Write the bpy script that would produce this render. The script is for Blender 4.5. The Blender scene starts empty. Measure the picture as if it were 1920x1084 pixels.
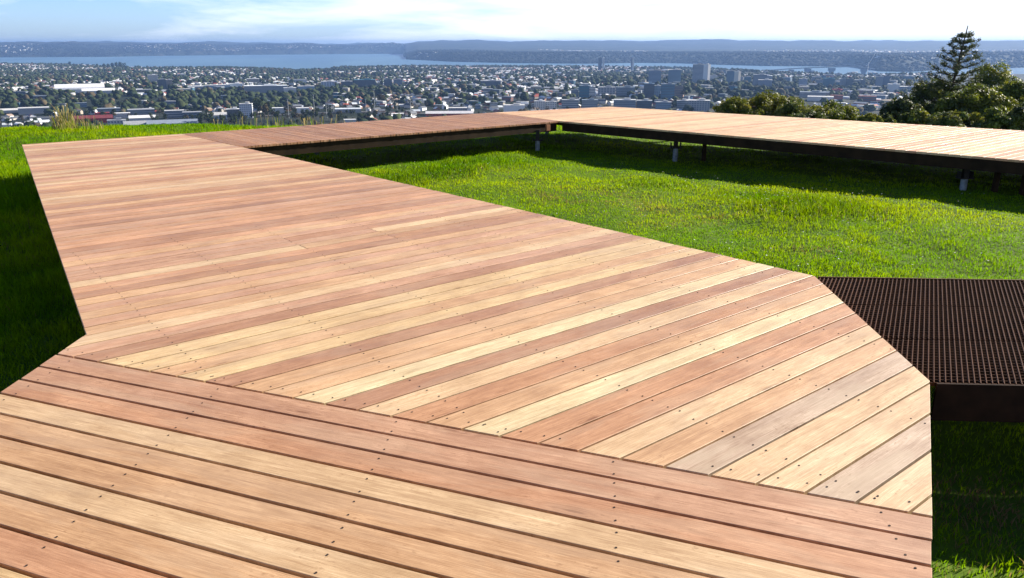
import bpy, math, random
import numpy as np
from mathutils import Vector, Matrix

random.seed(7); rng = np.random.default_rng(7)
SC = bpy.context.scene
COL = SC.collection
R = math.radians

# ------------------------------------------------------------------ camera
EYE = 1.52
FPX = 1465.0; CX = 960.0; CY = 542.0; HY = 82.0
PITCH = math.atan((CY - HY) / FPX)
cam_d = bpy.data.cameras.new('camera'); cam = bpy.data.objects.new('camera', cam_d); COL.objects.link(cam)
cam.location = (0, 0, EYE); cam.rotation_euler = (math.pi / 2 - PITCH, 0, 0)
cam_d.sensor_width = 36.0; cam_d.lens = FPX / 1920 * 36.0
cam_d.clip_start = 0.05; cam_d.clip_end = 90000
SC.camera = cam

# ------------------------------------------------------------------ light
SUN_AZ = 60.0      # clockwise from +Y
SUN_EL = 24.5
world = bpy.data.worlds.new('World'); SC.world = world; world.use_nodes = True
wn = world.node_tree; wn.nodes.clear()
def W(t): return wn.nodes.new(t)
wout = W('ShaderNodeOutputWorld'); wbg = W('ShaderNodeBackground'); wbg.inputs[1].default_value = 0.05
sky = W('ShaderNodeTexSky'); sky.sky_type = 'NISHITA'; sky.sun_disc = False
sky.sun_elevation = R(SUN_EL); sky.sun_rotation = R(SUN_AZ)
sky.altitude = 190; sky.air_density = 1.0; sky.dust_density = 0.4; sky.ozone_density = 2.5
tc = W('ShaderNodeTexCoord')
mp = W('ShaderNodeMapping'); mp.inputs['Scale'].default_value = (5, 5, 34)
wn.links.new(tc.outputs['Generated'], mp.inputs[0])
n1 = W('ShaderNodeTexNoise'); n1.inputs['Scale'].default_value = 1.0; n1.inputs['Detail'].default_value = 7; n1.inputs['Roughness'].default_value = 0.58
n1.inputs['Distortion'].default_value = 0.3
wn.links.new(mp.outputs[0], n1.inputs['Vector'])
sep = W('ShaderNodeSeparateXYZ'); wn.links.new(tc.outputs['Generated'], sep.inputs[0])
def wm(op, a, b=None, c=None, clamp=False):
    m = W('ShaderNodeMath'); m.operation = op; m.use_clamp = clamp
    for i, v in enumerate((a, b, c)):
        if v is None: continue
        if isinstance(v, (int, float)): m.inputs[i].default_value = v
        else: wn.links.new(v, m.inputs[i])
    return m.outputs[0]
# cloud cover thickens toward the sun (x) and a little with height
bias = wm('MULTIPLY_ADD', sep.outputs[0], 0.38, 0.06)
biasz = wm('MULTIPLY_ADD', sep.outputs[2], 2.3, bias)
cov = wm('ADD', n1.outputs[0], biasz)
cr = W('ShaderNodeMapRange'); cr.inputs[1].default_value = 0.40; cr.inputs[2].default_value = 0.74
wn.links.new(cov, cr.inputs[0])
# thin out clouds overhead so the sky dome stays a blue sky
up = W('ShaderNodeMapRange'); up.inputs[1].default_value = 0.07; up.inputs[2].default_value = 0.35; up.inputs[3].default_value = 0.92; up.inputs[4].default_value = 0.0
wn.links.new(sep.outputs[2], up.inputs[0])
cf = wm('MULTIPLY', cr.outputs[0], up.outputs[0])
tint = W('ShaderNodeMix'); tint.data_type = 'RGBA'; tint.blend_type = 'MULTIPLY'; tint.inputs[0].default_value = 1
tint.inputs[7].default_value = (0.50, 0.64, 0.95, 1); wn.links.new(sky.outputs[0], tint.inputs[6])
hb = W('ShaderNodeMapRange'); hb.inputs[1].default_value = 0.03; hb.inputs[2].default_value = 0.30; hb.inputs[3].default_value = 1.0; hb.inputs[4].default_value = 0.0; wn.links.new(sep.outputs[2], hb.inputs[0])
hz_ = W('ShaderNodeMix'); hz_.data_type = 'RGBA'; hz_.blend_type = 'MULTIPLY'; wn.links.new(hb.outputs[0], hz_.inputs[0]); wn.links.new(tint.outputs[2], hz_.inputs[6]); hz_.inputs[7].default_value = (1.80, 1.88, 2.15, 1)
cm = W('ShaderNodeMix'); cm.data_type = 'RGBA'; wn.links.new(cf, cm.inputs[0]); wn.links.new(hz_.outputs[2], cm.inputs[6])
cm.inputs[7].default_value = (10.5, 11.0, 12.2, 1)
wn.links.new(cm.outputs[2], wbg.inputs[0]); wn.links.new(wbg.outputs[0], wout.inputs[0])

sd = bpy.data.lights.new('sun', 'SUN'); sd.energy = 5.0; sd.angle = R(0.5); sd.color = (1.0, 0.92, 0.79)
sun = bpy.data.objects.new('sun', sd); COL.objects.link(sun)
sv = Vector((math.sin(R(SUN_AZ)) * math.cos(R(SUN_EL)), math.cos(R(SUN_AZ)) * math.cos(R(SUN_EL)), math.sin(R(SUN_EL))))
sun.rotation_euler = sv.to_track_quat('Z', 'Y').to_euler(); sun.location = sv * 50
SC.view_settings.view_transform = 'Standard'; SC.view_settings.look = 'None'
SC.view_settings.gamma = 1.0; SC.view_settings.exposure = 1.35
SC.cycles.max_bounces = 6; SC.cycles.diffuse_bounces = 1; SC.cycles.glossy_bounces = 2
SC.cycles.transmission_bounces = 3; SC.cycles.volume_bounces = 0; SC.cycles.transparent_max_bounces = 6
SC.cycles.use_denoising = True

# ------------------------------------------------------------------ helpers
def plane_pt(u, v, z=0.0):
    a = (u - CX) / FPX; b = -(v - CY) / FPX
    dx = a; dy = math.cos(PITCH) + b * math.sin(PITCH); dz = -math.sin(PITCH) + b * math.cos(PITCH)
    t = (z - EYE) / dz
    return (dx * t, dy * t)
def ray(u, v):
    a = (u - CX) / FPX; b = -(v - CY) / FPX
    d = Vector((a, math.cos(PITCH) + b * math.sin(PITCH), -math.sin(PITCH) + b * math.cos(PITCH)))
    return d / math.hypot(d.x, d.y)       # unit horizontal length
def project(x, y, z):
    z = z - EYE
    f_ = y * math.cos(PITCH) - z * math.sin(PITCH); u_ = y * math.sin(PITCH) + z * math.cos(PITCH)
    return CX + FPX * x / f_, CY - FPX * u_ / f_

def _hash(ix, iy, s):
    h = (ix * 374761393 + iy * 668265263 + s * 974634777) & 0xFFFFFFFF
    h = ((h ^ (h >> 13)) * 1274126177) & 0xFFFFFFFF
    return ((h ^ (h >> 16)) & 0xFFFF) / 65535.0
def vnoise(x, y, s=0):
    x = np.asarray(x, float); y = np.asarray(y, float)
    ix = np.floor(x).astype(np.int64); iy = np.floor(y).astype(np.int64)
    fx = x - ix; fy = y - iy; fx = fx * fx * (3 - 2 * fx); fy = fy * fy * (3 - 2 * fy)
    a = _hash(ix, iy, s); b = _hash(ix + 1, iy, s); c = _hash(ix, iy + 1, s); d = _hash(ix + 1, iy + 1, s)
    return (a * (1 - fx) + b * fx) * (1 - fy) + (c * (1 - fx) + d * fx) * fy
def fbm(x, y, s=0, o=4):
    t = 0; a = .5; n = 0
    for i in range(o):
        t = t + a * vnoise(x, y, s + i * 17); n += a; a *= .5; x = x * 2.03 + 5.1; y = y * 2.03 + 1.7
    return t / n
def sm(a, b, x):
    t = np.clip((np.asarray(x, float) - a) / (b - a), 0, 1); return t * t * (3 - 2 * t)

def tag(o, label=None, cat=None, group=None, kind=None):
    if label: o['label'] = label
    if cat: o['category'] = cat
    if group: o['group'] = group
    if kind: o['kind'] = kind
    return o
def empty(name, loc, rz=0.0):
    o = bpy.data.objects.new(name, None); COL.objects.link(o); o.location = loc; o.rotation_euler = (0, 0, rz); o.empty_display_size = .1
    return o
def mesh_obj(name, verts, faces, mats, parent=None, smooth=False, mi=None, loc=None):
    me = bpy.data.meshes.new(name); me.from_pydata([tuple(v) for v in verts], [], [tuple(f) for f in faces])
    for m in (mats if isinstance(mats, (list, tuple)) else [mats]): me.materials.append(m)
    if mi is not None: me.polygons.foreach_set('material_index', mi)
    if smooth: me.polygons.foreach_set('use_smooth', [True] * len(me.polygons))
    me.update()
    o = bpy.data.objects.new(name, me); COL.objects.link(o)
    if parent: o.parent = parent
    if loc: o.location = loc
    return o
def np_mesh(name, V, loops, starts, totals, mat, cols=None, parent=None, smooth=False):
    """fast mesh from numpy arrays"""
    me = bpy.data.meshes.new(name)
    me.vertices.add(len(V)); me.vertices.foreach_set('co', np.ascontiguousarray(V, dtype=np.float32).ravel())
    me.loops.add(len(loops)); me.loops.foreach_set('vertex_index', np.ascontiguousarray(loops, dtype=np.int32))
    me.polygons.add(len(starts)); me.polygons.foreach_set('loop_start', np.ascontiguousarray(starts, dtype=np.int32))
    try: me.polygons.foreach_set('loop_total', np.ascontiguousarray(totals, dtype=np.int32))
    except Exception: pass
    if smooth: me.polygons.foreach_set('use_smooth', np.ones(len(starts), dtype=bool))
    me.update(calc_edges=True)
    if cols is not None:
        at = me.color_attributes.new('tint', 'FLOAT_COLOR', 'POINT')
        c = np.ones((len(V), 4), np.float32); c[:, :3] = cols; at.data.foreach_set('color', c.ravel())
    me.materials.append(mat)
    o = bpy.data.objects.new(name, me); COL.objects.link(o)
    if parent: o.parent = parent
    return o
class MB:
    def __init__(s): s.v = []; s.f = []; s.m = []
    def add(s, vs, fs, m=0):
        n = len(s.v); s.v += [tuple(v) for v in vs]; s.f += [tuple(i + n for i in f) for f in fs]; s.m += [m] * len(fs)
    def box(s, x0, x1, y0, y1, z0, z1, m=0, bot=True):
        vs = [(x0, y0, z0), (x1, y0, z0), (x1, y1, z0), (x0, y1, z0), (x0, y0, z1), (x1, y0, z1), (x1, y1, z1), (x0, y1, z1)]
        fs = [(4, 5, 6, 7), (0, 1, 5, 4), (1, 2, 6, 5), (2, 3, 7, 6), (3, 0, 4, 7)] + ([(3, 2, 1, 0)] if bot else [])
        s.add(vs, fs, m)
    def obox(s, a, b, w, z0, z1, m=0):
        """box along the plan segment a-b, width w to both sides"""
        a = Vector(a[:2]); b = Vector(b[:2]); d = (b - a).normalized(); n = Vector((-d.y, d.x)) * w / 2
        c = [a - n, b - n, b + n, a + n]
        vs = [(p.x, p.y, z0) for p in c] + [(p.x, p.y, z1) for p in c]
        s.add(vs, [(4, 5, 6, 7), (0, 1, 5, 4), (1, 2, 6, 5), (2, 3, 7, 6), (3, 0, 4, 7), (3, 2, 1, 0)], m)
    def tube(s, pts, rad, n=8, m=0, cap=True):
        pts = [Vector(p) for p in pts]; rings = []
        base = len(s.v)
        for i, p in enumerate(pts):
            d = (pts[min(i + 1, len(pts) - 1)] - pts[max(i - 1, 0)]).normalized()
            u = d.cross(Vector((0, 0, 1)));
            if u.length < .01: u = Vector((1, 0, 0))
            u.normalize(); w = d.cross(u); r = rad[i] if isinstance(rad, (list, tuple)) else rad
            for k in range(n):
                a = 2 * math.pi * k / n; q = p + (u * math.cos(a) + w * math.sin(a)) * r; s.v.append(tuple(q))
        for i in range(len(pts) - 1):
            for k in range(n):
                a = base + i * n + k; b = base + i * n + (k + 1) % n
                s.f.append((a, b, b + n, a + n)); s.m.append(m)
        if cap:
            s.f.append(tuple(base + k for k in range(n))[::-1]); s.m.append(m)
            s.f.append(tuple(base + (len(pts) - 1) * n + k for k in range(n))); s.m.append(m)
    def build(s, name, mats, parent=None, smooth=False, loc=None):
        return mesh_obj(name, s.v, s.f, mats, parent, smooth, s.m, loc)

# ------------------------------------------------------------------ materials
def mat(name):
    m = bpy.data.materials.new(name); m.use_nodes = True; nt = m.node_tree; nt.nodes.clear()
    o = nt.nodes.new('ShaderNodeOutputMaterial'); return m, nt, o
def simple(name, col, rough=.7, metal=0.0, var=0.0, scale=1.0, spec=.15):
    m, nt, o = mat(name); b = nt.nodes.new('ShaderNodeBsdfPrincipled'); nt.links.new(b.outputs[0], o.inputs[0])
    b.inputs['Roughness'].default_value = rough; b.inputs['Metallic'].default_value = metal; b.inputs['Specular IOR Level'].default_value = spec
    t = nt.nodes.new('ShaderNodeTexCoord'); n = nt.nodes.new('ShaderNodeTexNoise'); n.inputs['Scale'].default_value = scale; n.inputs['Detail'].default_value = 5
    nt.links.new(t.outputs['Object'], n.inputs['Vector'])
    mr = nt.nodes.new('ShaderNodeMapRange'); mr.inputs[1].default_value = .3; mr.inputs[2].default_value = .7
    mr.inputs[3].default_value = 1 - var; mr.inputs[4].default_value = 1 + var; nt.links.new(n.outputs[0], mr.inputs[0])
    mx = nt.nodes.new('ShaderNodeMix'); mx.data_type = 'RGBA'; mx.blend_type = 'MULTIPLY'; mx.inputs[0].default_value = 1
    mx.inputs[6].default_value = (*col, 1); cc = nt.nodes.new('ShaderNodeCombineColor')
    for i in range(3): nt.links.new(mr.outputs[0], cc.inputs[i])
    nt.links.new(cc.outputs[0], mx.inputs[7]); nt.links.new(mx.outputs[2], b.inputs['Base Color'])
    return m

def wood_mat():
    m, nt, o = mat('decking_timber'); N = nt.nodes.new; L = nt.links.new
    b = N('ShaderNodeBsdfPrincipled'); L(b.outputs[0], o.inputs[0])
    at = N('ShaderNodeAttribute'); at.attribute_name = 'tint'
    uv = N('ShaderNodeUVMap'); uv.uv_map = 'grain'
    def noise(sx, sy, det, rough, dist=0.0):
        mp = N('ShaderNodeMapping'); mp.inputs['Scale'].default_value = (sx, sy, 1); L(uv.outputs[0], mp.inputs[0])
        n = N('ShaderNodeTexNoise'); n.noise_dimensions = '2D'; n.inputs['Scale'].default_value = 1; n.inputs['Detail'].default_value = det
        n.inputs['Roughness'].default_value = rough; n.inputs['Distortion'].default_value = dist; L(mp.outputs[0], n.inputs['Vector']); return n.outputs[0]
    def rng_(x, a, b_, c, d):
        r = N('ShaderNodeMapRange'); r.inputs[1].default_value = a; r.inputs[2].default_value = b_; r.inputs[3].default_value = c; r.inputs[4].default_value = d; L(x, r.inputs[0]); return r.outputs[0]
    def mul(a, b_):
        x = N('ShaderNodeMath'); x.operation = 'MULTIPLY'
        for i, v in enumerate((a, b_)):
            if isinstance(v, float): x.inputs[i].default_value = v
            else: L(v, x.inputs[i])
        return x.outputs[0]
    fine = noise(7, 300, 7, .75); crisp = noise(2.5, 95, 8, .85, .8); band = noise(1.1, 26, 4, .6, 1.2); blot = noise(2.2, 9, 5, .62, .6); flam = noise(1.6, 14, 3, .5, 3.0); grey = noise(1.2, 5, 4, .6, .4)
    fleck = noise(28, 75, 3, .6)
    k = mul(rng_(fine, .32, .68, .74, 1.20), rng_(band, .3, .7, .92, 1.07)); k = mul(k, rng_(blot, .25, .75, .90, 1.09)); k = mul(k, rng_(flam, .3, .7, .93, 1.06))
    vm = N('ShaderNodeMapping'); vm.inputs['Scale'].default_value = (1.5, 7.5, 1); L(uv.outputs[0], vm.inputs[0]); vo = N('ShaderNodeTexVoronoi'); vo.voronoi_dimensions = '2D'; vo.inputs['Scale'].default_value = 1; L(vm.outputs[0], vo.inputs['Vector'])
    sc_ = N('ShaderNodeSeparateColor'); L(vo.outputs['Color'], sc_.inputs[0]); k0 = rng_(vo.outputs['Distance'], .04, .09, .30, 0); k0 = mul(k0, rng_(sc_.outputs[0], .88, .89, 0, 1))
    ki = N('ShaderNodeMath'); ki.operation = 'SUBTRACT'; ki.inputs[0].default_value = 1; L(k0, ki.inputs[1]); k = mul(k, ki.outputs[0])
    rg = N('ShaderNodeMath'); rg.operation = 'SINE'; L(mul(vo.outputs['Distance'], 70.0), rg.inputs[0]); rk = mul(rng_(rg.outputs[0], -1, 1, 0, .16), mul(rng_(sc_.outputs[0], .88, .89, 0, 1), rng_(vo.outputs['Distance'], .1, .38, 1, 0)))
    ki = N('ShaderNodeMath'); ki.operation = 'SUBTRACT'; ki.inputs[0].default_value = 1; L(rk, ki.inputs[1]); k = mul(k, ki.outputs[0])
    k = mul(k, rng_(crisp, .40, .60, .90, 1.07))
    # scuffs and dirt lying across the boards
    oc = N('ShaderNodeTexCoord'); dn = N('ShaderNodeTexNoise'); dn.inputs['Scale'].default_value = 1.7; dn.inputs['Detail'].default_value = 9; dn.inputs['Roughness'].default_value = .72; L(oc.outputs['Object'], dn.inputs['Vector']); k = mul(k, rng_(dn.outputs[0], .36, .60, .84, 1.05))
    dn2 = N('ShaderNodeTexNoise'); dn2.inputs['Scale'].default_value = 11; dn2.inputs['Detail'].default_value = 6; dn2.inputs['Roughness'].default_value = .7; L(oc.outputs['Object'], dn2.inputs['Vector']); k = mul(k, rng_(dn2.outputs[0], .26, .42, .84, 1.0))
    # flecks only in patches
    fl = N('ShaderNodeMath'); fl.operation = 'MULTIPLY'; L(rng_(fleck, .60, .72, 0, 1), fl.inputs[0]); L(rng_(blot, .52, .62, 0, .28), fl.inputs[1])
    inv = N('ShaderNodeMath'); inv.operation = 'SUBTRACT'; inv.inputs[0].default_value = 1; L(fl.outputs[0], inv.inputs[1]); k = mul(k, inv.outputs[0])
    cc = N('ShaderNodeCombineColor'); L(k, cc.inputs[0]); kk = N('ShaderNodeMath'); kk.operation = 'POWER'; L(k, kk.inputs[0]); kk.inputs[1].default_value = 1.25; L(kk.outputs[0], cc.inputs[1])
    k3 = N('ShaderNodeMath'); k3.operation = 'POWER'; L(k, k3.inputs[0]); k3.inputs[1].default_value = 1.5; L(k3.outputs[0], cc.inputs[2])
    mx = N('ShaderNodeMix'); mx.data_type = 'RGBA'; mx.blend_type = 'MULTIPLY'; mx.inputs[0].default_value = 1; L(at.outputs['Color'], mx.inputs[6]); L(cc.outputs[0], mx.inputs[7])
    g = N('ShaderNodeMix'); g.data_type = 'RGBA'; L(mul(rng_(grey, .48, .60, 0, .42), at.outputs['Alpha']), g.inputs[0]); L(mx.outputs[2], g.inputs[6]); g.inputs[7].default_value = (.46, .35, .235, 1)
    L(g.outputs[2], b.inputs['Base Color'])
    L(rng_(blot, .3, .7, .42, .62), b.inputs['Roughness']); b.inputs['Specular IOR Level'].default_value = .42
    bp = N('ShaderNodeBump'); bp.inputs['Strength'].default_value = .25; bp.inputs['Distance'].default_value = .002; L(fine, bp.inputs['Height']); L(bp.outputs[0], b.inputs['Normal'])
    return m
M_WOOD = wood_mat()
M_BEAM = simple('weathered_bearer_timber', (.026, .016, .008), .9, 0, .35, 6)
M_RUST = simple('rusted_steel', (.085, .032, .013), .85, .2, .3, 25)
M_PILE = simple('galvanised_post', (.19, .22, .24), .7, .2, .35, 20)
M_DARKSTEEL = simple('dark_bracket_steel', (.03, .028, .026), .6, .5, .2, 20)
M_SCREW = simple('screw_steel', (.06, .04, .03), .6, .4, .2, 60)

def leaf_mat(name, trans=.35, rough=.5, spec=.4):
    m, nt, o = mat(name); N = nt.nodes.new; L = nt.links.new
    at = N('ShaderNodeAttribute'); at.attribute_name = 'tint'
    b = N('ShaderNodeBsdfPrincipled'); b.inputs['Roughness'].default_value = rough; b.inputs['Specular IOR Level'].default_value = spec; L(at.outputs[0], b.inputs['Base Color'])
    t = N('ShaderNodeBsdfTranslucent'); sat = N('ShaderNodeHueSaturation'); sat.inputs['Saturation'].default_value = 1.15; sat.inputs['Value'].default_value = 1.35; sat.inputs['Hue'].default_value = .49
    L(at.outputs[0], sat.inputs['Color']); L(sat.outputs[0], t.inputs[0])
    mx = N('ShaderNodeMixShader'); mx.inputs[0].default_value = trans; L(b.outputs[0], mx.inputs[1]); L(t.outputs[0], mx.inputs[2]); L(mx.outputs[0], o.inputs[0])
    return m
M_GRASS = leaf_mat('grass_blade', .5, .6, .04)
M_LEAF = leaf_mat('tree_leaf', .3, .6, .25)
M_FAR = leaf_mat('far_foliage', .08, .9, .1)

# ------------------------------------------------------------------ terrain
SEA = -190.0
def px_curve(pts, z):
    az = []; D = []
    for u, v in pts:
        x, y = plane_pt(u, v, z); az.append(math.atan2(x, y)); D.append(math.hypot(x, y))
    return np.array(az), np.array(D)
NEARC = px_curve([(-900, 121), (-200, 121), (0, 122), (120, 123.5), (240, 129), (480, 131.5), (560, 136), (610, 134), (640, 129.5), (760, 127), (960, 127.5), (1100, 127), (1200, 128), (1300, 131), (1440, 137), (1520, 142), (1600, 146), (1680, 144), (1760, 142), (1920, 143), (2100, 143), (2800, 143)], SEA)
FARC = px_curve([(-900, 110), (-200, 109), (0, 107.6), (200, 106.8), (280, 105), (480, 102.8), (620, 101.6), (756, 101), (762, 111.5), (850, 116), (960, 118.5), (1100, 119.6), (1200, 118), (1280, 119), (1360, 122), (1440, 124), (1585, 125), (1650, 134), (1700, 135), (1760, 132), (1920, 127), (2100, 124), (2800, 120)], SEA)
HEADAZ = math.atan2(*plane_pt(759, 111, SEA))
CREST = np.array([(-60, 2), (-30, 13), (-16, 18.2), (-8, 19.8), (-3, 20.4), (1, 21.6), (3.5, 21.6), (7, 19.2), (11, 16.2), (16, 12.5), (30, 0), (60, -30)], float)
def crest_dist(x, y):
    """signed distance beyond the crest line (positive outside, downhill)"""
    x = np.asarray(x, float); y = np.asarray(y, float); best = np.full(np.broadcast(x, y).shape, 1e9); sg = np.zeros_like(best)
    for (x0, y0), (x1, y1) in zip(CREST[:-1], CREST[1:]):
        dx, dy = x1 - x0, y1 - y0; L2 = dx * dx + dy * dy
        t = np.clip(((x - x0) * dx + (y - y0) * dy) / L2, 0, 1)
        d = np.hypot(x - x0 - t * dx, y - y0 - t * dy)
        s = np.sign(-( (x - x0) * dy - (y - y0) * dx))
        upd = d < best; best = np.where(upd, d, best); sg = np.where(upd, s, sg)
    return best * sg
MOUNDS = []
def ground_z(x, y):
    x = np.asarray(x, float); y = np.asarray(y, float)
    D = np.hypot(x, y); az = np.arctan2(x, y)
    cd = crest_dist(x, y)
    loc = -.56 + .15 * (fbm(x / 3.1, y / 3.1, 3) - .5) + .07 * (fbm(x / .7, y / .7, 5) - .5)
    loc = loc - .12 * sm(.0, 3.5, x) * sm(13, 19, y)  - .25 * sm(2.0, .4, y) * sm(.5, 2, x)
    loc = loc + .10 * sm(-4.5, -9, x) * sm(12, 17, y)
    for mx, my, r, h in MOUNDS:
        loc = loc + h * np.exp(-((x - mx) ** 2 + (y - my) ** 2) / r ** 2)
    over = np.maximum(cd, 0)
    hill = loc - .42 * (np.sqrt(over ** 2 + 2.5 ** 2) - 2.5) + 2.2 * (fbm(x / 30, y / 30, 9) - .5) * sm(5, 60, over)
    # city plain
    dn = np.interp(az, *NEARC) * (1 + .03 * (fbm(az * 60, az * 0, 21) - .5)); df = np.interp(az, *FARC)
    n1 = fbm(x / 700, y / 700, 31, 3) - .5; n2 = fbm(x / 220, y / 220, 37, 3) - .5
    t = np.clip((dn - D) / np.maximum(dn - 1300, 1), 0, 1.3)
    near_h = SEA + (16 + 46 * t ** 1.1 + (38 * n1 + 12 * n2) * sm(0, .25, t)) * sm(0, 110, dn - D) - 6 * sm(40, -120, dn - D)
    s = D - df
    head = sm(HEADAZ - .002, HEADAZ + .02, az)
    r1 = fbm(x / 1500 + 4, y / 1500, 41, 4); r2 = fbm(az * 24, D / 5200, 43, 4)
    far_h = SEA + (14 + 26 * sm(0, 900, s) + head * 52 * sm(0, 700, s) + 62 * (r1 - .42) * sm(200, 1500, s) + (150 + 130 * (r2 - .5) * 1.3) * sm(12500, 18500, D) * (1 - .35 * head)
                   + head * 55 * sm(11500, 18000, D)) * sm(0, 90, s) - 6 * sm(0, -120, s)
    plain = np.where(D > (dn + df) / 2, far_h, near_h)
    return np.maximum(hill, plain)
def hit(u, v, dmin=900, dmax=20000, hmin=0.0):
    """where the sight line meets the city terrain"""
    d = ray(u, v); t = np.geomspace(dmin, dmax, 900)
    z = EYE + d.z * t; g = ground_z(d.x * t, d.y * t)
    k = np.argmax(z <= g + hmin)
    if not (z[k] <= g[k] + hmin): k = len(t) - 1
    return float(d.x * t[k]), float(d.y * t[k]), float(g[k]), float(t[k])

MOUNDS += [(*plane_pt(905, 312, -.5), .8, .06), (*plane_pt(1500, 385, -.5), .9, .07), (*plane_pt(1230, 335, -.5), .7, .04), (*plane_pt(125, 245, -.3), 1.2, .12)]

def polar_sheet(name, rs, azs, m, kindcol=None):
    A, Rr = np.meshgrid(azs, rs); X = Rr * np.sin(A); Y = Rr * np.cos(A); Z = ground_z(X, Y)
    V = np.stack([X, Y, Z], -1).reshape(-1, 3); nr, na = X.shape
    i = (np.arange(nr - 1)[:, None] * na + np.arange(na - 1)[None]).ravel()
    F = np.stack([i, i + 1, i + na + 1, i + na], 1)[:, ::-1]
    return np_mesh(name, V, F.ravel(), np.arange(len(F)) * 4, np.full(len(F), 4), m, smooth=True)

def lawn_soil():
    m, nt, o = mat('lawn_soil'); N = nt.nodes.new; L = nt.links.new
    b = N('ShaderNodeBsdfPrincipled'); b.inputs['Roughness'].default_value = .95; b.inputs['Specular IOR Level'].default_value = .1; L(b.outputs[0], o.inputs[0])
    t = N('ShaderNodeTexCoord'); n = N('ShaderNodeTexNoise'); n.inputs['Scale'].default_value = 1.3; n.inputs['Detail'].default_value = 8; n.inputs['Roughness'].default_value = .7; L(t.outputs['Object'], n.inputs['Vector'])
    c = N('ShaderNodeValToRGB'); c.color_ramp.elements[0].color = (.050, .095, .008, 1); c.color_ramp.elements[0].position = .35
    c.color_ramp.elements[1].color = (.12, .19, .012, 1); c.color_ramp.elements[1].position = .65; L(n.outputs[0], c.inputs[0]); L(c.outputs[0], b.inputs['Base Color'])
    return m
def city_ground():
    m, nt, o = mat('city_ground'); N = nt.nodes.new; L = nt.links.new
    b = N('ShaderNodeBsdfPrincipled'); b.inputs['Roughness'].default_value = .95; b.inputs['Specular IOR Level'].default_value = .1; L(b.outputs[0], o.inputs[0])
    t = N('ShaderNodeTexCoord')
    n = N('ShaderNodeTexNoise'); n.inputs['Scale'].default_value = .006; n.inputs['Detail'].default_value = 9; n.inputs['Roughness'].default_value = .7; L(t.outputs['Object'], n.inputs['Vector'])
    c = N('ShaderNodeValToRGB'); e = c.color_ramp.elements; e[0].position = .38; e[0].color = (.012, .020, .012, 1); e[1].position = .66; e[1].color = (.060, .060, .050, 1)
    x = e.new(.52); x.color = (.022, .030, .018, 1); L(n.outputs[0], c.inputs[0]); L(c.outputs[0], b.inputs['Base Color'])
    return m
M_SOIL = lawn_soil(); M_CITY = city_ground()
azs = np.concatenate([np.linspace(-1.9, -.75, 40, endpoint=False), np.linspace(-.75, .75, 560), np.linspace(.76, 1.9, 40)])
near = polar_sheet('lawn_ground', np.concatenate([np.linspace(.05, 4, 60, endpoint=False), np.linspace(4, 30, 240, endpoint=False), np.geomspace(30, 75, 30)]), azs, M_SOIL); tag(near, kind='structure')
far = polar_sheet('city_terrain', np.concatenate([np.geomspace(75, 1100, 40, endpoint=False), np.geomspace(1100, 9000, 330, endpoint=False), np.geomspace(9000, 14000, 110, endpoint=False), np.geomspace(14000, 29000, 70)]), azs, M_CITY); tag(far, kind='structure')

def water_mat():
    m, nt, o = mat('harbour_water'); N = nt.nodes.new; L = nt.links.new
    b = N('ShaderNodeBsdfPrincipled'); L(b.outputs[0], o.inputs[0]); b.inputs['Base Color'].default_value = (.030, .105, .20, 1); b.inputs['Roughness'].default_value = .42; b.inputs['Specular IOR Level'].default_value = .3
    t = N('ShaderNodeTexCoord'); mp = N('ShaderNodeMapping'); mp.inputs['Scale'].default_value = (.0011, .00035, 1); mp.inputs['Rotation'].default_value = (0, 0, .2); L(t.outputs['Object'], mp.inputs[0])
    n = N('ShaderNodeTexNoise'); n.inputs['Scale'].default_value = 1; n.inputs['Detail'].default_value = 6; L(mp.outputs[0], n.inputs['Vector'])
    c = N('ShaderNodeValToRGB'); c.color_ramp.elements[0].color = (.04, .115, .19, 1); c.color_ramp.elements[0].position = .35; c.color_ramp.elements[1].color = (.085, .18, .25, 1); c.color_ramp.elements[1].position = .7  # these blues paint the sky reflected by the waves into the base colour
    L(n.outputs[0], c.inputs[0]); L(c.outputs[0], b.inputs['Base Color'])
    w = N('ShaderNodeTexNoise'); w.inputs['Scale'].default_value = .05; w.inputs['Detail'].default_value = 4; L(t.outputs['Object'], w.inputs['Vector'])
    bp = N('ShaderNodeBump'); bp.inputs['Strength'].default_value = 1; bp.inputs['Distance'].default_value = 3; L(w.outputs[0], bp.inputs['Height']); L(bp.outputs[0], b.inputs['Normal'])
    return m
wob = mesh_obj('harbour_water', [(-26000, 900, SEA), (26000, 900, SEA), (26000, 27500, SEA), (-26000, 27500, SEA)], [(0, 1, 2, 3)], water_mat()); tag(wob, kind='structure')

# ------------------------------------------------------------------ timber decks
def clip_half(poly, n, c):          # keep n.p <= c
    out = []
    for i in range(len(poly)):
        a = poly[i]; b = poly[(i + 1) % len(poly)]; da = n[0] * a[0] + n[1] * a[1] - c; db = n[0] * b[0] + n[1] * b[1] - c
        if da <= 0: out.append(a)
        if (da < 0 < db) or (db < 0 < da):
            t = da / (da - db); out.append((a[0] + (b[0] - a[0]) * t, a[1] + (b[1] - a[1]) * t))
    return out
def area(p): return .5 * sum(p[i][0] * p[(i + 1) % len(p)][1] - p[(i + 1) % len(p)][0] * p[i][1] for i in range(len(p)))
def inset(poly, d):
    """shrink a convex CCW polygon"""
    q = list(poly)
    out = q
    for i in range(len(q)):
        a = q[i]; b = q[(i + 1) % len(q)]; L_ = math.hypot(b[0] - a[0], b[1] - a[1])
        if L_ < 1e-6: continue
        n = ((b[1] - a[1]) / L_, -(b[0] - a[0]) / L_); c = n[0] * a[0] + n[1] * a[1] - d
        out = clip_half(out, n, c)
        if len(out) < 3: return []
    return out
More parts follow.
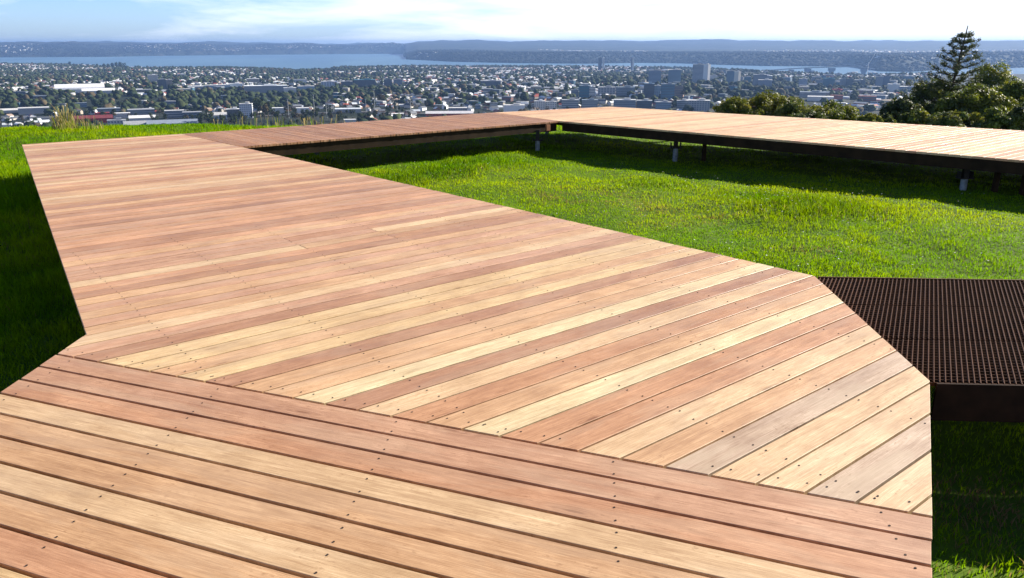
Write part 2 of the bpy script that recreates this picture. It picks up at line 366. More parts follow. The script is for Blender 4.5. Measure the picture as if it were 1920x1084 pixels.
class Planks:
    def __init__(s): s.V = []; s.F = []; s.C = []; s.UV = []
    def plank(s, poly, dv, col, top=0.0, th=.032, bev=.0025):
        if len(poly) < 3: return
        if area(poly) < 0: poly = poly[::-1]
        P2 = [poly[0]]
        for p in poly[1:]:
            if math.hypot(p[0] - P2[-1][0], p[1] - P2[-1][1]) > .004: P2.append(p)
        if math.hypot(P2[0][0] - P2[-1][0], P2[0][1] - P2[-1][1]) <= .004: P2.pop()
        poly = P2
        if len(poly) < 3 or abs(area(poly)) < .0004: return
        ins = inset(poly, bev); use = len(ins) == len(poly)
        # inset() may rotate start index; align
        if use:
            k = min(range(len(ins)), key=lambda i: math.hypot(ins[i][0] - poly[0][0], ins[i][1] - poly[0][1])); ins = ins[k:] + ins[:k]
        n = len(poly); b0 = len(s.V); ox = rng.random() * 50; oy = rng.random() * 50; nv = (dv[1], -dv[0])
        rings = [(poly, top - th), (poly, top - bev)] + ([(ins, top)] if use else [])
        if not use: rings[1] = (poly, top)
        for pl, z in rings:
            for p in pl:
                s.V.append((p[0], p[1], z)); s.UV.append((p[0] * dv[0] + p[1] * dv[1] + ox, p[0] * nv[0] + p[1] * nv[1] + oy)); s.C.append(col)
        for r in range(len(rings) - 1):
            for i in range(n):
                j = (i + 1) % n; s.F.append((b0 + r * n + i, b0 + r * n + j, b0 + (r + 1) * n + j, b0 + (r + 1) * n + i))
        t = (len(rings) - 1) * n; s.F.append(tuple(b0 + t + i for i in range(n))); s.F.append(tuple(b0 + i for i in range(n))[::-1])
    def build(s, name, parent):
        me = bpy.data.meshes.new(name); me.from_pydata(s.V, [], s.F)
        at = me.color_attributes.new('tint', 'FLOAT_COLOR', 'POINT'); at.data.foreach_set('color', np.array(s.C, np.float32).ravel())
        uv = me.uv_layers.new(name='grain'); li = np.zeros(len(me.loops), np.int32); me.loops.foreach_get('vertex_index', li)
        uv.data.foreach_set('uv', np.array(s.UV, np.float32)[li].ravel()); me.materials.append(M_WOOD); me.update()
        o = bpy.data.objects.new(name, me); COL.objects.link(o); o.parent = parent; return o
def lin(c): return tuple(((x / 255 + .055) / 1.055) ** 2.4 if x > 10 else x / 255 / 12.92 for x in c)
WS = .68
def wcol(c, a=.5, k=1.0):
    l = lin(c); return (l[0] * WS * k, l[1] * WS * k, l[2] * WS * k, a)
PAL = {'pale': (255, 229, 178), 'cream': (248, 210, 162), 'yellow': (246, 209, 154), 'tan': (236, 189, 141), 'pink': (229, 178, 140), 'brown': (204, 153, 116), 'red': (221, 166, 122), 'grey': (218, 188, 158), 'salmon': (232, 176, 133), 'olive': (222, 187, 146)}
def direc(az): return (math.sin(R(az)), math.cos(R(az)))
def lay(poly, az, pitch, origin, gap, named, rand, seg=None, joist=None, top=0.0, bev=.0013, jit=.0):
    """cover a polygon with boards whose edges run along az; board k lies between origin+k*pitch and origin+(k+1)*pitch across"""
    dv = direc(az); nv = (dv[1], -dv[0]); ss = [p[0] * nv[0] + p[1] * nv[1] for p in poly]; P = Planks()
    k0 = math.floor((min(ss) - origin) / pitch); k1 = math.ceil((max(ss) - origin) / pitch)
    for k in range(k0, k1):
        a = origin + k * pitch + gap / 2; b = origin + (k + 1) * pitch - gap / 2
        q = clip_half(poly if poly is polyA else inset(poly, rng.uniform(0, .006)), nv, b); q = clip_half(q, (-nv[0], -nv[1]), -a) if len(q) > 2 else []
        if len(q) < 3: continue
        al = [p[0] * dv[0] + p[1] * dv[1] for p in q]; lo, hi = min(al), max(al)
        cuts = []
        if k not in named and seg and hi - lo > seg * .9:
            c = lo + rng.uniform(.3, 1.0) * seg
            while c < hi - .5:
                if joist: c = joist[0] + round((c - joist[0]) / joist[1]) * joist[1]
                if c > lo + .35: cuts.append(c)
                c += seg * rng.uniform(.7, 1.2)
        edges = [lo - 1] + cuts + [hi + 1]
        if poly is polyA and len(q) == 4: q = clip_half(q, dv, hi - rng.uniform(0, .008))
        for i in range(len(edges) - 1):
            p = q
            if i < len(edges) - 2: p = clip_half(p, dv, edges[i + 1] - .001)
            if i > 0: p = clip_half(p, (-dv[0], -dv[1]), -(edges[i] + .001))
            if len(p) < 3: continue
            if k in named: nm = named[k]; kk = 1.0
            else: nm = rand[int(rng.integers(len(rand)))]; kk = rng.uniform(.88, 1.08)
            c = wcol(PAL[nm], {'grey': 1.25, 'olive': .6}.get(nm, .42), kk)
            P.plank(p, dv, c, top=top + rng.uniform(-jit, 0), bev=bev)
    return P
H = EYE
def W2(u, v): return plane_pt(u, v, 0)
A_fl = W2(41, 271); A_f2 = W2(340, 251); A_n2 = W2(450, 275); A_k = W2(162, 626); J0 = W2(108, 663); J1 = W2(1748, 967); K1 = W2(1743, 713); K2 = W2(1527, 517)
E0 = W2(0, 735); R0 = W2(1749, 1084)
AZA = 50.7; AZB = 110.9
PITCHB = .0956 * H
polyA = [A_fl, A_f2, A_n2, K2, K1, J1, J0, A_k]
if area(polyA) < 0: polyA = polyA[::-1]
def ccw(p): return p if area(p) > 0 else p[::-1]
pieceA = [ccw([A_fl, A_f2, A_n2, K2, K1, J1, A_k]), ccw([A_k, J1, J0])]
# deck A
s_ref = -.6121 * H           # board edge through the last joint at the right
base_idx = 23                # that edge is number 23 counted from the left corner
origA = s_ref - base_idx * PITCHB
namedA = {-1: 'pink', 0: 'brown', 1: 'yellow', 2: 'yellow', 3: 'tan', 4: 'yellow', 5: 'brown', 6: 'tan', 7: 'tan', 8: 'pale', 9: 'brown', 10: 'cream', 11: 'red', 12: 'tan', 13: 'pale', 14: 'red', 15: 'red', 16: 'cream', 17: 'tan', 18: 'grey', 19: 'cream', 20: 'cream', 21: 'grey', 22: 'cream', 23: 'cream', 24: 'yellow', 25: 'yellow', -2: 'cream', -3: 'tan', -4: 'pink', -5: 'tan', -6: 'pink', -7: 'tan', -8: 'brown'}
def timber_deck(label):
    o = empty('timber_deck', (0, 0, 0)); return tag(o, label, 'deck')
deckA = timber_deck('long sunlit timber deck of diagonal boards running from the grass bank to the steel grating')
lay(polyA, AZA, PITCHB, origA, .0105, namedA, ['tan', 'pink', 'salmon', 'red', 'salmon', 'tan', 'red', 'brown', 'cream'], seg=4.2, joist=(.70 * H, .4725 * H), jit=.0015).build('planking', deckA)
# deck B (foreground) : polygon right of J line, towards and under the camera
dj = direc(AZB); nj = (dj[1], -dj[0])
off = .012
def shift(p, n, d): return (p[0] + n[0] * d, p[1] + n[1] * d)
nb = (-nj[0], -nj[1]) if nj[1] > 0 else nj          # toward the camera
bj0 = shift(J0, nb, off); bj1 = shift(J1, nb, off)
dl = (E0[0] - A_k[0], E0[1] - A_k[1]); ll = math.hypot(*dl); dl = (dl[0] / ll, dl[1] / ll)
dr = (R0[0] - J1[0], R0[1] - J1[1]); lr = math.hypot(*dr); dr = (dr[0] / lr, dr[1] / lr)
polyB = [bj0, bj1, (J1[0] + dr[0] * 5, J1[1] + dr[1] * 5), (J0[0] + dl[0] * 6, J0[1] + dl[1] * 6)]
if area(polyB) < 0: polyB = polyB[::-1]
deckB = timber_deck('nearest timber deck of wide boards with dark gaps filling the foreground')
sj = bj0[0] * nj[0] + bj0[1] * nj[1]; sj1 = bj1[0] * nj[0] + bj1[1] * nj[1]; sj = (sj + sj1) / 2
seqB = ['pink', 'pink', 'salmon', 'cream', 'tan', 'tan', 'cream', 'tan', 'salmon', 'yellow', 'pink', 'tan', 'cream', 'brown']
sgn = 1 if (nb[0] * nj[0] + nb[1] * nj[1]) > 0 else -1
namedB = {}
for i, c in enumerate(seqB): namedB[i if sgn > 0 else -1 - i] = c
if sgn > 0: namedB[-1] = 'pink'
else: namedB[0] = 'pink'
AZBt = math.degrees(math.atan2(J1[0] - J0[0], J1[1] - J0[1]))
PB = lay(polyB, AZBt, PITCHB, sj, .015, namedB, ['tan', 'cream', 'pink'], jit=.001)
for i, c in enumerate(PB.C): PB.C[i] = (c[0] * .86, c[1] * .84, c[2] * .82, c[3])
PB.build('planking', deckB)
# slatted walkway (deck 2) and far deck C
C0 = W2(925, 211); C1 = W2(1049, 227); CAP = W2(1145, 200); CR = W2(1920, 245); CN = W2(1920, 301)
def ext(a, b, d):
    L_ = math.hypot(b[0] - a[0], b[1] - a[1]); return (b[0] + (b[0] - a[0]) / L_ * d, b[1] + (b[1] - a[1]) / L_ * d)
g2 = .006
d2 = direc(50.9)
poly2 = [(A_f2[0] + d2[0] * g2, A_f2[1] + d2[1] * g2), (A_n2[0] + d2[0] * g2, A_n2[1] + d2[1] * g2), C1, C0]
if area(poly2) < 0: poly2 = poly2[::-1]
deck2 = timber_deck('narrow timber walkway of thin brown slats linking the long deck to the far deck')
AZ2 = 138.0
P2_ = lay(poly2, AZ2, .058, 0, .0065, {}, ['brown', 'brown', 'red', 'pink'], jit=.002, bev=.001)
for i, c in enumerate(P2_.C): P2_.C[i] = (c[0] * .86, c[1] * .78, c[2] * .66, .3)
P2_.build('planking', deck2)
ce = ext(CAP, CR, 8); cn = ext(C1, CN, 7)
polyC = [shift(C0, direc(51), .006), shift(C1, direc(51), .006), cn, ce, CAP]
if area(polyC) < 0: polyC = polyC[::-1]
deckC = timber_deck('far timber deck with glare painted into its boards, on low posts in front of the trees')
PC = lay(polyC, 51.0, PITCHB * 1.01, 0, .004, {}, ['cream', 'tan', 'cream', 'cream', 'salmon'], jit=.0015)
for i, c in enumerate(PC.C): PC.C[i] = (min(c[0] * 1.1, .72), c[1] * 1.08, c[2] * 1.02, .2)  # boards tinted lighter: sun glare painted into the far deck
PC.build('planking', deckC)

# screws: the hundred largest of each deck are parts, the rest one part
def screws(deck, pts):
    pts.sort(key=lambda p: math.hypot(p[0], p[1]))
    mb = MB(); vs = [(0, 0, .0012)] + [(0.0034 * math.cos(2 * math.pi * k / 8), 0.0034 * math.sin(2 * math.pi * k / 8), .0016) for k in range(8)] + [(0.0042 * math.cos(2 * math.pi * k / 8), 0.0042 * math.sin(2 * math.pi * k / 8), .0003) for k in range(8)]
    fs = [(0, 1 + k, 1 + (k + 1) % 8) for k in range(8)] + [(1 + k, 9 + k, 9 + (k + 1) % 8, 1 + (k + 1) % 8) for k in range(8)]
    first = None
    for i, p in enumerate(pts[:100]):
        if first is None: first = mesh_obj('screw', vs, fs, M_SCREW, deck, loc=(p[0], p[1], 0))
        else:
            o = first.copy(); COL.objects.link(o); o.parent = deck; o.location = (p[0], p[1], 0)
    if len(pts) > 100:
        for p in pts[100:]: mb.add([(v[0] + p[0], v[1] + p[1], v[2]) for v in vs], fs)
        tag(mb.build('screw', M_SCREW, deck), kind='stuff')
def inside(poly, p, m=.012):
    for i in range(len(poly)):
        a = poly[i]; b = poly[(i + 1) % len(poly)]; L_ = math.hypot(b[0] - a[0], b[1] - a[1])
        if ((b[0] - a[0]) * (p[1] - a[1]) - (b[1] - a[1]) * (p[0] - a[0])) / L_ < m: return False
    return True
pa = []; dv = direc(AZA); nv = (dv[1], -dv[0])
for k in range(-16, 28):
    for fr in (.2, .8):
        s = origA + (k + fr) * PITCHB
        for j in range(-8, 9):
            t = (1.172 + .4725 * j) * H + rng.normal(0, .004)
            p = (dv[0] * t + nv[0] * s, dv[1] * t + nv[1] * s)
            if (inside(pieceA[0], p) or inside(pieceA[1], p)) and math.hypot(*p) < 7.5: pa.append(p)
        # row beside the joint
        t0 = ((J0[0] + (J1[0] - J0[0]) * .5) * 0)
        jn = J0[0] * nj[0] + J0[1] * nj[1] - (.055 if sgn > 0 else -.055)
        den = dv[0] * nj[0] + dv[1] * nj[1]; t = (jn - s * (nv[0] * nj[0] + nv[1] * nj[1])) / den
        p = (dv[0] * t + nv[0] * s, dv[1] * t + nv[1] * s)
        if inside(pieceA[0], p) or inside(pieceA[1], p, .02): pa.append(p)
screws(deckA, pa)
pb = []; q0 = (-.8865 * H, 2.1929 * H); db = direc(AZBt); rowd = direc(-174.0 + 360)
for k in range(0, 14):
    for fr in (.22, .78):
        s = sj + sgn * (k + fr) * PITCHB
        for j in range(-3, 5):
            # rows run along rowd through q0 + j*.612H along the boards
            q = (q0[0] + db[0] * .612 * H * j, q0[1] + db[1] * .612 * H * j)
            den = rowd[0] * nj[0] + rowd[1] * nj[1]; t = (s - (q[0] * nj[0] + q[1] * nj[1])) / den
            p = (q[0] + rowd[0] * t, q[1] + rowd[1] * t)
            if inside(polyB, p) and p[1] > .6: pb.append((p[0] + rng.normal(0, .003), p[1] + rng.normal(0, .003)))
screws(deckB, pb)

# substructure: fascia beams, joists
def fascia(deck, a, b, z0=-.20, z1=-.034, w=.045, inn=.03, poly=None, name='edge_beam', m=None):
    c = (sum(p[0] for p in poly) / len(poly), sum(p[1] for p in poly) / len(poly)); L_ = math.hypot(b[0] - a[0], b[1] - a[1])
    n = ((b[1] - a[1]) / L_, -(b[0] - a[0]) / L_)
    if n[0] * (c[0] - a[0]) + n[1] * (c[1] - a[1]) < 0: n = (-n[0], -n[1])
    e = ((b[0] - a[0]) / L_, (b[1] - a[1]) / L_); i = inn + w / 2
    mb = MB(); mb.obox((a[0] + n[0] * i + e[0] * .05, a[1] + n[1] * i + e[1] * .05), (b[0] + n[0] * i - e[0] * .05, b[1] + n[1] * i - e[1] * .05), w, z0, z1)
    return mb.build(name, m or M_BEAM, deck)
for a, b in ((A_fl, A_f2), (A_k, A_fl), (A_n2, K2), (K2, K1), (K1, J1), (J0, A_k)): fascia(deckA, a, b, poly=polyA)
for a, b in ((J1, polyB[polyB.index((J1[0] + dr[0] * 5, J1[1] + dr[1] * 5))]), (J0, (J0[0] + dl[0] * 6, J0[1] + dl[1] * 6))): fascia(deckB, a, b, poly=polyB)
for a, b in ((A_n2, C1), (A_f2, C0)): fascia(deck2, a, b, poly=poly2)
for a, b in ((C1, cn), (CAP, ce), (C0, CAP)): fascia(deckC, a, b, poly=polyC)
def joists(deck, poly, az, spacing, z0=-.15, z1=-.034):
    dv = direc(az); nv = (dv[1], -dv[0]); ss = [p[0] * nv[0] + p[1] * nv[1] for p in poly]; s = math.ceil(min(ss) / spacing) * spacing; pi = inset(poly, .09)
    while s < max(ss):
        q = clip_half(clip_half(pi, nv, s + .02), (-nv[0], -nv[1]), -(s - .02))
        if len(q) > 2:
            al = [p[0] * dv[0] + p[1] * dv[1] for p in q]; a, b = min(al) + .02, max(al) - .02
            if b - a > .1:
                mb = MB(); mb.obox((dv[0] * a + nv[0] * s, dv[1] * a + nv[1] * s), (dv[0] * b + nv[0] * s, dv[1] * b + nv[1] * s), .045, z0, z1); mb.build('joist', M_BEAM, deck)
        s += spacing
joists(deckA, pieceA[0], AZA + 90, .4725 * H); joists(deckB, polyB, 186, .612 * H * .5); joists(deck2, poly2, 51, .5); joists(deckC, polyC, 141, .55)

def post(deck, x, y, head_top=-.205, light=True):
    g = float(ground_z(x, y)); mb = MB()
    mb.box(x - .035, x + .035, y - .035, y + .035, head_top - .14, head_top + .06)
    mb.box(x - .10, x + .10, y - .07, y + .07, head_top - .155, head_top - .14)
    mb.box(x - .095, x - .085, y - .05, y + .05, head_top - .14, head_top - .05); mb.box(x + .085, x + .095, y - .05, y + .05, head_top - .14, head_top - .05)
    o = mb.build('post', [M_DARKSTEEL, M_PILE], deck); t = MB(); t.tube([(x, y, g - .3), (x, y, head_top - .156)], .047, 14); t.build('pile', M_PILE, o, smooth=False)
def dark_post(deck, x, y):
    t = MB(); t.box(x - .032, x + .032, y - .032, y + .032, float(ground_z(x, y)) - .2, -.15); t.build('post', M_BEAM, deck)
def on_edge(a, b, t, n_in, poly):
    p = (a[0] + (b[0] - a[0]) * t, a[1] + (b[1] - a[1]) * t); L_ = math.hypot(b[0] - a[0], b[1] - a[1]); n = ((b[1] - a[1]) / L_, -(b[0] - a[0]) / L_)
    c = (sum(q[0] for q in poly) / len(poly), sum(q[1] for q in poly) / len(poly))
    if n[0] * (c[0] - a[0]) + n[1] * (c[1] - a[1]) < 0: n = (-n[0], -n[1])
    return (p[0] + n[0] * n_in, p[1] + n[1] * n_in)
for u, v in ((1262, 242.5), (1812, 290)):
    p = W2(u, v); q = on_edge(C1, CN, 0, 0, polyC); n = on_edge(C1, CN, 0, 1, polyC); n = (n[0] - q[0], n[1] - q[1]); post(deckC, p[0] + n[0] * .13, p[1] + n[1] * .13)
p = W2(1018, 231); n = direc(-39); post(deck2, p[0] + n[0] * .16, p[1] + n[1] * .16)
for t in (.12, .33, .56, .80): post(deckC, *on_edge(CAP, ce, t, .25, polyC))
for t in (.35, .72): post(deck2, *on_edge(A_f2, C0, t, .2, poly2)); 
post(deckC, *on_edge(C1, cn, .98, .2, polyC)); post(deckC, *on_edge(C0, CAP, .4, .2, polyC))
for t in (.15, .5, .85): post(deckA, *on_edge(A_k, A_fl, t, .25, polyA)); post(deckA, *on_edge(A_n2, K2, t, .3, polyA))
for u, v in ((1872, 318), (1925, 322), (1322, 262)): dark_post(deckC, *plane_pt(u, v, -.2))
# a pale sawn end of the bearer at the corner
mb = MB(); p = W2(1027, 229.5); q = shift(p, direc(-39), .02); mb.obox(q, shift(q, direc(-39), -.05), .10, -.165, -.045); mb.build('bearer_end', simple('sawn_timber_end', (.26, .12, .06), .8, 0, .2, 8), deck2)

# ------------------------------------------------------------------ steel grating ramp
gr = empty('steel_grating_walkway', (0, 0, 0)); tag(gr, 'dark rusty punched steel grating walkway beside the pointed end of the long deck', 'walkway')
gdir = direc(93.2); grib = direc(27.2)
G0 = K1; G1 = K2; ZG = -.012
G0e = (G0[0] + gdir[0] * 5, G0[1] + gdir[1] * 5)
wv = (G1[0] - G0[0], G1[1] - G0[1])
gn = (-gdir[1], gdir[0]);
if gn[0] * wv[0] + gn[1] * wv[1] < 0: gn = (-gn[0], -gn[1])
GW = gn[0] * wv[0] + gn[1] * wv[1]
def gpt(a, b): return (G0[0] + gdir[0] * a + gn[0] * b, G0[1] + gdir[1] * a + gn[1] * b)   # a along, b across
kx = (wv[0] * gdir[0] + wv[1] * gdir[1]) / GW                      # left edge lean
rx = (grib[0] * gdir[0] + grib[1] * gdir[1]) / (grib[0] * gn[0] + grib[1] * gn[1])   # rib lean
ribs = MB(); pk = MB()
NP = 3; pw = GW / NP; step = .027; nrib = 0
for pnl in range(NP):
    b0 = pnl * pw + .006; b1 = (pnl + 1) * pw - .006
    a = -2.6
    while a < 4.0:
        # rib strip from b0 to b1 leaning by rx
        bb = b0
        lo = a + rx * b0
        # clip at the left edge a >= kx*b
        if a + rx * b1 > kx * b1 + .01:
            if lo < kx * b0:
                bb = a / (kx - rx) if abs(kx - rx) > 1e-6 else b0
                bb = max(b0, min(b1, bb))
            p0 = gpt(a + rx * bb + .004, bb); p1 = gpt(a + rx * b1 + .004, b1)
            if bb < b1 - .02:
                ribs.obox(p0, p1, .0036, ZG - .030, ZG)
                nb_ = int((b1 - bb) / .0245)
                for i in range(nb_):
                    b = bb + .02 + i * .0245; c = gpt(a + rx * b, b)
                    pk.add([(c[0] - .0026, c[1] - .0026, ZG), (c[0] + .0026, c[1] - .0026, ZG), (c[0] + .0026, c[1] + .0026, ZG), (c[0] - .0026, c[1] + .0026, ZG), (c[0], c[1], ZG + .004)],
                           [(0, 1, 4), (1, 2, 4), (2, 3, 4), (3, 0, 4)], 1)
        a += step
    # cross webs between ribs
b = .012
while b < GW:
    a0 = kx * b + .01; ribs.obox(gpt(a0, b), gpt(4.0, b), .0028, ZG - .022, ZG - .004); b += .037
ribs.build('grating', M_RUST, gr)
m_pk = simple('worn_steel_teeth', (.34, .20, .13), .7, .0, .25, 40, .2)
for i in range(len(pk.m)): pk.m[i] = 0
pk.build('grip_teeth', m_pk, gr)
M_FASC = simple('dark_fascia_steel', (.024, .010, .005), .95, 0, .3, 12)
fr = MB(); fr.obox(gpt(.03, -.012), gpt(4.0, -.012), .012, -.20, ZG + .002); fr.build('edge_beam', M_FASC, gr)
fr = MB(); fr.obox(gpt(kx * GW + .03, GW + .012), gpt(4.0, GW + .012), .012, -.2, ZG + .002); fr.build('edge_beam', M_RUST, gr)
for k in (1, 2):
    fr = MB(); fr.obox(gpt(kx * pw * k + .06, pw * k), gpt(4.0, pw * k), .03, -.15, ZG - .034); fr.build('bearer', M_RUST, gr)
for a in (2.2, 3.9):
    for b in (.15, GW - .15):
        x, y = gpt(a + kx * b, b); t = MB(); t.tube([(x, y, float(ground_z(x, y)) - .2), (x, y, -.15)], .04, 12); t.build('post', M_RUST, gr)

# ------------------------------------------------------------------ grass
def below_deck(x, y, margin):
    m = np.zeros(len(x), bool)
    for poly in (*pieceA, polyB, poly2, polyC):
        inn = np.ones(len(x), bool)
        for i in range(len(poly)):
            a = poly[i]; b = poly[(i + 1) % len(poly)]; L_ = math.hypot(b[0] - a[0], b[1] - a[1])
            inn &= (((b[0] - a[0]) * (y - a[1]) - (b[1] - a[1]) * (x - a[0])) / L_) > margin
        m |= inn
    return m
def blades(x, y, hgt, wid, bend, col, name, label, cat='grass', matl=None):
    n = len(x); z = ground_z(x, y) - .004; a = rng.uniform(0, 2 * math.pi, n); la = rng.uniform(0, 2 * math.pi, n)
    wx = np.cos(a) * wid / 2; wy = np.sin(a) * wid / 2; lx = np.cos(la) * bend * hgt; ly = np.sin(la) * bend * hgt
    V = np.empty((n, 5, 3), np.float32)
    V[:, 0] = np.stack([x - wx, y - wy, z], 1); V[:, 1] = np.stack([x + wx, y + wy, z], 1)
    V[:, 2] = np.stack([x - wx * .8 + lx * .35, y - wy * .8 + ly * .35, z + hgt * .55], 1); V[:, 3] = np.stack([x + wx * .8 + lx * .35, y + wy * .8 + ly * .35, z + hgt * .55], 1)
    V[:, 4] = np.stack([x + lx, y + ly, z + hgt * (1 - .35 * bend)], 1)
    i = np.arange(n)[:, None] * 5
    loops = np.concatenate([i + 0, i + 1, i + 3, i + 2, i + 2, i + 3, i + 4], 1).ravel()
    starts = (np.arange(n)[:, None] * 7 + np.array([0, 4])).ravel(); totals = np.tile([4, 3], n)
    C = np.repeat(col[:, None, :], 5, 1).reshape(-1, 3)
    o = np_mesh(name, V.reshape(-1, 3), loops, starts, totals, matl or M_GRASS, C); tag(o, label, cat, kind='stuff'); return o
NS = 3200000
gx = rng.uniform(-19, 17, NS); gy = rng.uniform(.7, 26, NS)
gD = np.hypot(gx, gy); gaz = np.arctan2(gx, gy)
dens = np.clip(13000 / (1 + (gD / 4.5) ** 2), 700, 3400)          # blades per m2
keep = rng.random(NS) < dens / 3500 * (36 * 25.3 * 3500 / NS)
keep &= np.abs(gaz) < .78
gx, gy, gD = gx[keep], gy[keep], gD[keep]
keep = ~below_deck(gx, gy, .25 + 1.6 * 0) | (below_deck(gx, gy, .25) & (gD > 11) & (rng.random(len(gx)) < .35))
keep &= crest_dist(gx, gy) < 1.5
# hidden areas behind decks
gu, gv = project(gx, gy, -.4); keep &= (gu > -300) & (gu < 2250) & (gv < 1500)
gx, gy, gD = gx[keep], gy[keep], gD[keep]
def tuftf(x, y):
    t = np.zeros(len(x))
    for u, v, r, k in ((905, 300, .9, 1.0), (760, 325, .6, .7), (1230, 338, .6, .6), (1420, 362, .7, .8), (1560, 385, .8, 1.0), (1470, 395, .7, .6), (700, 335, .5, .8), (830, 318, .6, .8)):
        px_, py_ = plane_pt(u, v, -.5); t = t + k * np.exp(-((x - px_) ** 2 + (y - py_) ** 2) / r ** 2)
    return np.clip(t, 0, 1.2)
tf = tuftf(gx, gy); f1 = fbm(gx / 1.1, gy / 1.1, 61); f2 = fbm(gx / .28, gy / .28, 67, 3); f3 = fbm(gx / 2.5, gy / 2.5, 71, 3)
court = (below_deck(gx, gy, -.0) * 0 + ((gx > -3) & (gy > 4.2) & (gy < 22)))
wild = 1 - sm(-4.5, -2.5, gx) * 1.0
wild = np.maximum(wild, sm(14.5, 17, gy) * .5) * (1 - .45 * sm(12, 16, gy)); rightlow = sm(3.0, 2.2, gy) * sm(0.5, 1.5, gx)
hg = (.016 + .026 * f2 + .055 * np.clip(f1 - .5, 0, 1) * 2 * f2) * rng.uniform(.7, 1.2, len(gx)) + .10 * tf * rng.uniform(.3, 1.2, len(gx)) * f2 * 1.6
hg = hg + wild * rng.uniform(.01, .15, len(gx)) * (.35 + f2) + rightlow * rng.uniform(0, .12, len(gx)) * f2
wd = np.clip(.003 + gD * .00048, .004, .011) * rng.uniform(.7, 1.3, len(gx))
c1 = np.array([.115, .26, .001]); c2 = np.array([.29, .40, .003]); c3 = np.array([.26, .23, .075]); c4 = np.array([.030, .095, .006])
mixv = np.clip((f3 - .33) * 1.6 + (f2 - .5) * .9 + (f1 - .5) * 1.2 + rng.normal(0, .07, len(gx)), 0, 1)[:, None]
col = c1 * (1 - mixv) + c2 * mixv
col = col * (1 - np.clip(tf, 0, 1)[:, None] * .55) + c4 * 1.3 * np.clip(tf, 0, 1)[:, None] * .55
dry = (rng.random(len(gx)) < .025 + .6 * rightlow)
patch = np.zeros(len(gx))
for u, v, r in ((1130, 372, .45), (1230, 392, .5), (1100, 365, .4), (1300, 420, .35), (1060, 362, .4), (1330, 402, .3), (1530, 472, .25)):
    px_, py_ = plane_pt(u, v, -.55); patch += np.exp(-(((gx - px_) / 1.6) ** 2 + (gy - py_) ** 2) / r ** 2)
dry |= rng.random(len(gx)) < np.clip(patch, 0, 1) * .55 * (f2 > .42)
dry |= (rng.random(len(gx)) < .10 * sm(.55, .75, f3))
col[dry] = c3 * rng.uniform(.6, 1.1, (dry.sum(), 1)); hg[dry] *= .75
col *= rng.uniform(.62, 1.16, (len(gx), 1))
sx_, sy_ = plane_pt(1835, 1000, -.7); q_ = np.exp(-(((gx - sx_) / .36) ** 2 + ((gy - sy_) / .3) ** 2)); kd = rng.random(len(gx)) < q_ * .9; col[kd] = np.array([.26, .19, .09]) * rng.uniform(.5, 1.1, (kd.sum(), 1)); ks = rng.random(len(gx)) > q_ * .3
gx, gy, gD, hg, wd, col = gx[ks], gy[ks], gD[ks], hg[ks], wd[ks], col[ks]
blades(gx, gy, hg, wd, rng.uniform(.15, .9, len(gx)), col, 'grass', 'bright green lawn grass growing around and beneath the decks')
print('blades', len(gx))

# daisies: tiny white flowers, countless
fx = []; 
while len(fx) < 420:
    u = rng.uniform(700, 1930); v = rng.uniform(300, 515); x, y = plane_pt(u, v, -.5)
    if below_deck(np.array([x]), np.array([y]), -.1)[0] or rng.random() > (.25 + .75 * float(tuftf(np.array([x]), np.array([y]))[0] > .25)): continue
    fx.append((x, y))
mb = MB()
for x, y in fx:
    z = float(ground_z(x, y)) + rng.uniform(.06, .11); r = rng.uniform(.004, .009); a0 = rng.uniform(0, 1)
    pts = [(x + r * math.cos(a0 + k * 1.05), y + r * math.sin(a0 + k * 1.05) * 1, z + rng.uniform(-.003, .003)) for k in range(6)]
    mb.add([(x, y, z + .002)] + pts, [(0, 1 + k, 1 + (k + 1) % 6) for k in range(6)])
tag(mb.build('daisies', simple('daisy_white', (.75, .75, .7), .6, 0, .05, 5)), 'tiny white daisies scattered through the lawn', 'flowers', kind='stuff')

# tall seeding grass tufts, one thing each
def seed_tuft(u, v, zg, n, hmax, spread, label):
    x, y = plane_pt(u, v, zg); g = float(ground_z(x, y)); o = empty('grass_tuft', (x, y, g)); tag(o, label, 'grass tuft')
    V = []; F = []; C = []
    V2 = []; F2 = []; C2 = []
    for i in range(n):
        r = spread * math.sqrt(random.random()); a = random.uniform(0, 6.28); bx, by = r * math.cos(a), r * math.sin(a)
        h = hmax * random.uniform(.35, 1) * (1 - .5 * r / spread); la = random.uniform(0, 6.28); bd = random.uniform(.05, .35) * h; w = random.uniform(.006, .011)
        seed = random.random() < .55
        cx_, cy_ = math.cos(la + 1.57) * w, math.sin(la + 1.57) * w
        p = [(bx, by, -.02), (bx + math.cos(la) * bd * .3, by + math.sin(la) * bd * .3, h * .55), (bx + math.cos(la) * bd, by + math.sin(la) * bd, h)]
        L_ = V2 if seed else V; FF = F2 if seed else F; CC = C2 if seed else C; b = len(L_)
        k = (.35, .35, 1.0) if seed else (1, .8, .1)
        for q, kk in zip(p, k): L_ += [(q[0] - cx_ * kk, q[1] - cy_ * kk, q[2]), (q[0] + cx_ * kk, q[1] + cy_ * kk, q[2])]
        FF += [(b, b + 1, b + 3, b + 2), (b + 2, b + 3, b + 5, b + 4)]
        c = (.30, .25, .12) if seed else random.choice([(.10, .17, .02), (.16, .21, .03), (.22, .23, .06)])
        CC += [c] * 6
    for nm, VV, FF, CC in (('leaf_blades', V, F, C), ('seed_heads', V2, F2, C2)):
        if not VV: continue
        ob = mesh_obj(nm, VV, FF, M_GRASS, o); at = ob.data.color_attributes.new('tint', 'FLOAT_COLOR', 'POINT'); at.data.foreach_set('color', np.array([(*c, 1) for c in CC], np.float32).ravel())
seed_tuft(122, 240, -.35, 200, .72, .26, 'tall straw-coloured seeding grass tuft on the bank crest left of the far deck corner')
